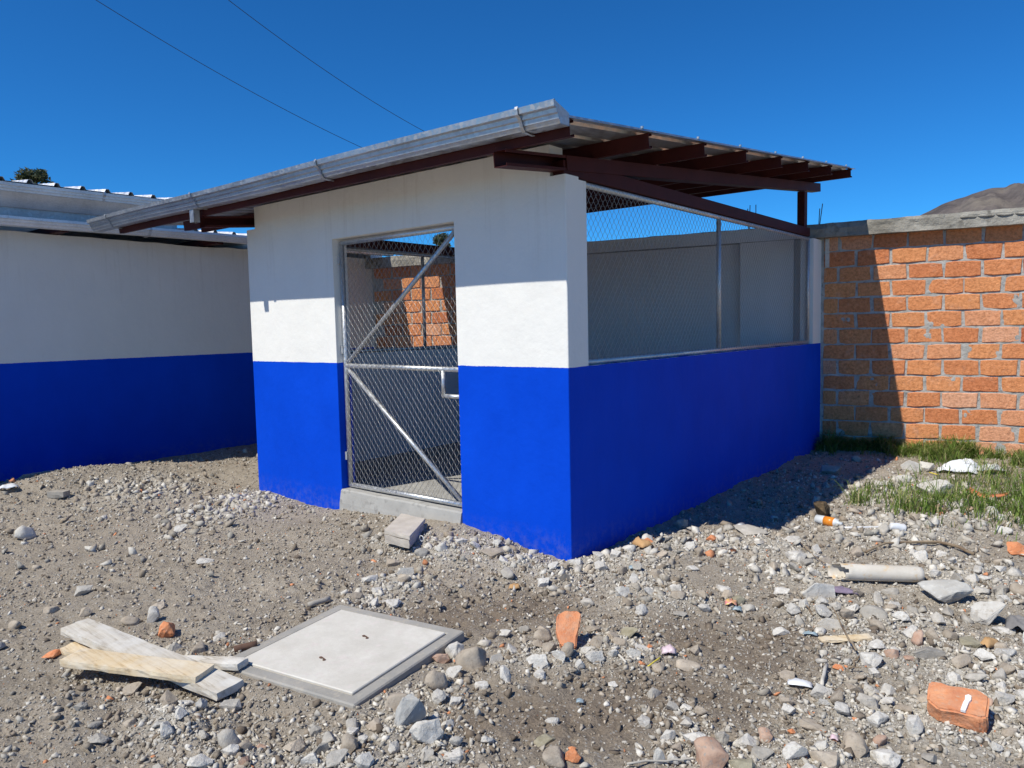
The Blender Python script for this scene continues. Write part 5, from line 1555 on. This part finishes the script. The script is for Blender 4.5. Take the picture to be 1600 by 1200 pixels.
crumple('plastic_sheet', 1546, 740, .26, .18, .05, 'plastic_clear', 'cloudy clear plastic sheet beside the white sack', 'plastic', 5, 16, yaw=.5, lift=.04)
crumple('leaf', 1004, 856, .10, .13, .05, 'leaf_dry', 'curled brown dry leaf near the blue corner', 'leaf', 11, 10, yaw=.6, lift=.02)
crumple('wrapper', 990, 890, .06, .05, .02, 'wrap_blue', 'small blue wrapper below the brown leaf', 'wrapper', 12, 9)
crumple('wrapper', 1142, 946, .065, .06, .025, 'wrap_yellow', 'crumpled yellow and red candy wrapper on the rubble', 'wrapper', 13, 10)
crumple('wrapper', 1152, 956, .05, .045, .018, 'wrap_blue', 'blue scrap touching the candy wrapper', 'wrapper', 14, 9)
crumple('wrapper', 1045, 1022, .07, .06, .03, 'wrap_pink', 'pink paper scrap on the brown earth', 'wrapper', 15, 10)
crumple('wrapper', 1266, 994, .07, .03, .014, 'wrap_blue', 'blue scrap left of the pale wooden slat', 'wrapper', 16, 9)
crumple('wrapper', 906, 1100, .03, .026, .014, 'wrap_blue', 'tiny blue and white scrap on the brown earth', 'wrapper', 17, 9)
crumple('wrapper', 1303, 1158, .03, .03, .015, 'wrap_pink', 'small pink scrap in the lower right heap', 'wrapper', 18, 8)
crumple('rag', 1318, 928, .16, .08, .035, 'cloth_purple', 'purple rag tucked under the white tube', 'rag', 19, 12)
crumple('rag', 1600, 985, .15, .16, .06, 'cloth_grey', 'grey rag cut by the right picture edge', 'rag', 21, 16)
crumple('leaf', 1546, 1012, .05, .11, .035, 'leaf_dry', 'curled orange leaf scrap in the right-hand rubble', 'leaf', 22, 10, yaw=-.5, lift=.015)
crumple('leaf', 804, 922, .07, .06, .03, 'leaf_dry', 'folded brown scrap on the earth before the blue corner', 'leaf', 23, 9, lift=.01)
crumple('paper_scrap', 1250, 1072, .10, .05, .02, 'plastic_white', 'torn white paper left of the grey peg', 'paper', 24, 10)
crumple('paper_scrap', 14, 765, .16, .12, .04, 'cloth_white', 'pale paper scrap at the far left edge', 'paper', 25, 10)
# small bottle with an orange band, charred piece
def lathe(prof_, M4, name, mat, parent=None, n=18):
    mb = MB(); vs = []
    for (x, r) in prof_:
        for k in range(n): vs.append(M4 @ Vector((x, r * math.cos(2 * math.pi * k / n), r * math.sin(2 * math.pi * k / n))))
    fs = [(i * n + k, i * n + (k + 1) % n, i * n + n + (k + 1) % n, i * n + n + k) for i in range(len(prof_) - 1) for k in range(n)]
    fs += [tuple(range(n)), tuple((len(prof_) - 1) * n + k for k in range(n))]
    return mb.add(vs, fs).build(name, mat, parent, smooth=True)
p = at(1296, 822); M4 = facing((p[0], p[1], p[2] + .035), 0, 0, -.55)
bt = lathe([(-.11, .020), (-.105, .032), (-.04, .034), (-.038, .0335), (.045, .0335), (.06, .028), (.075, .014), (.10, .013)], M4, 'bottle', MT['plastic_clear'])
tag(bt, 'small clear bottle with an orange band at the shadow tip', 'bottle')
lathe([(-.036, .0352), (.044, .0352)], M4, 'label_band', MT['plastic_orange'], bt)
p = at(1275, 815)
me = hull_mesh('charred_lump', 601, 18, (1, .8, .8), sub=1); me.materials.append(None)
stone('charred_lump', (p[0] + .1, p[1], p[2]), .13, 'a', 'char_lump', 'charred lump of wood at the tip of the shadow', 'charred wood', None, .4, .2, (1, .8, .9), .1, me)
p = at(1402, 832); M4 = facing((p[0], p[1], p[2] + .035), 0, 0.25, 0.5)
cup = lathe([(-.055, .024), (-.05, .026), (-.01, .031), (.03, .034), (.045, .039), (.048, .038), (.03, .031), (-.045, .023)], M4, 'paper_cup', MT['plastic_white'])
for v in cup.data.vertices:
    v.co.z += .012 * (vnoise(v.co.x * 40, v.co.y * 40, 4) - .5); v.co.y += .014 * (vnoise(v.co.x * 35 + 9, v.co.z * 40, 5) - .5)
tag(cup, 'crushed white cup at the end of the plastic rod', 'cup')
p = at(1157, 828); M4 = facing((p[0], p[1], p[2] + .02), 0, 0, 1.1)
cn = lathe([(-.03, .032), (.03, .032)], M4, 'tin_can', MT['galv_dull']); tag(cn, 'short dull can lying on the crest at the shadow edge', 'can')
p = at(659, 850)
tor = []
for k in range(17):
    an = 2 * math.pi * k / 16; tor.append(Vector((p[0], p[1], p[2] + .04)) + Vector((.0, math.cos(an) * .020, math.sin(an) * .020)))
tag(MB().tube(tor, .003, 6, False).build('plastic_ring', MT['plastic_white'], None, smooth=True), 'tiny white plastic ring beside the stacked pavers', 'ring')

bpy.context.view_layer.update()
print('COUNTS fine', len(bpy.data.objects['fine_gravel'].data.polygons), 'coarse', len(bpy.data.objects['coarse_gravel'].data.polygons), 'med', len(med)); print('bricks', nb, 'stones', cnt, 'tris', sum(len(o.data.loop_triangles) or sum(len(p.vertices) - 2 for p in o.data.polygons) for o in bpy.data.objects if o.type == 'MESH' and len(o.data.polygons) < 2000))
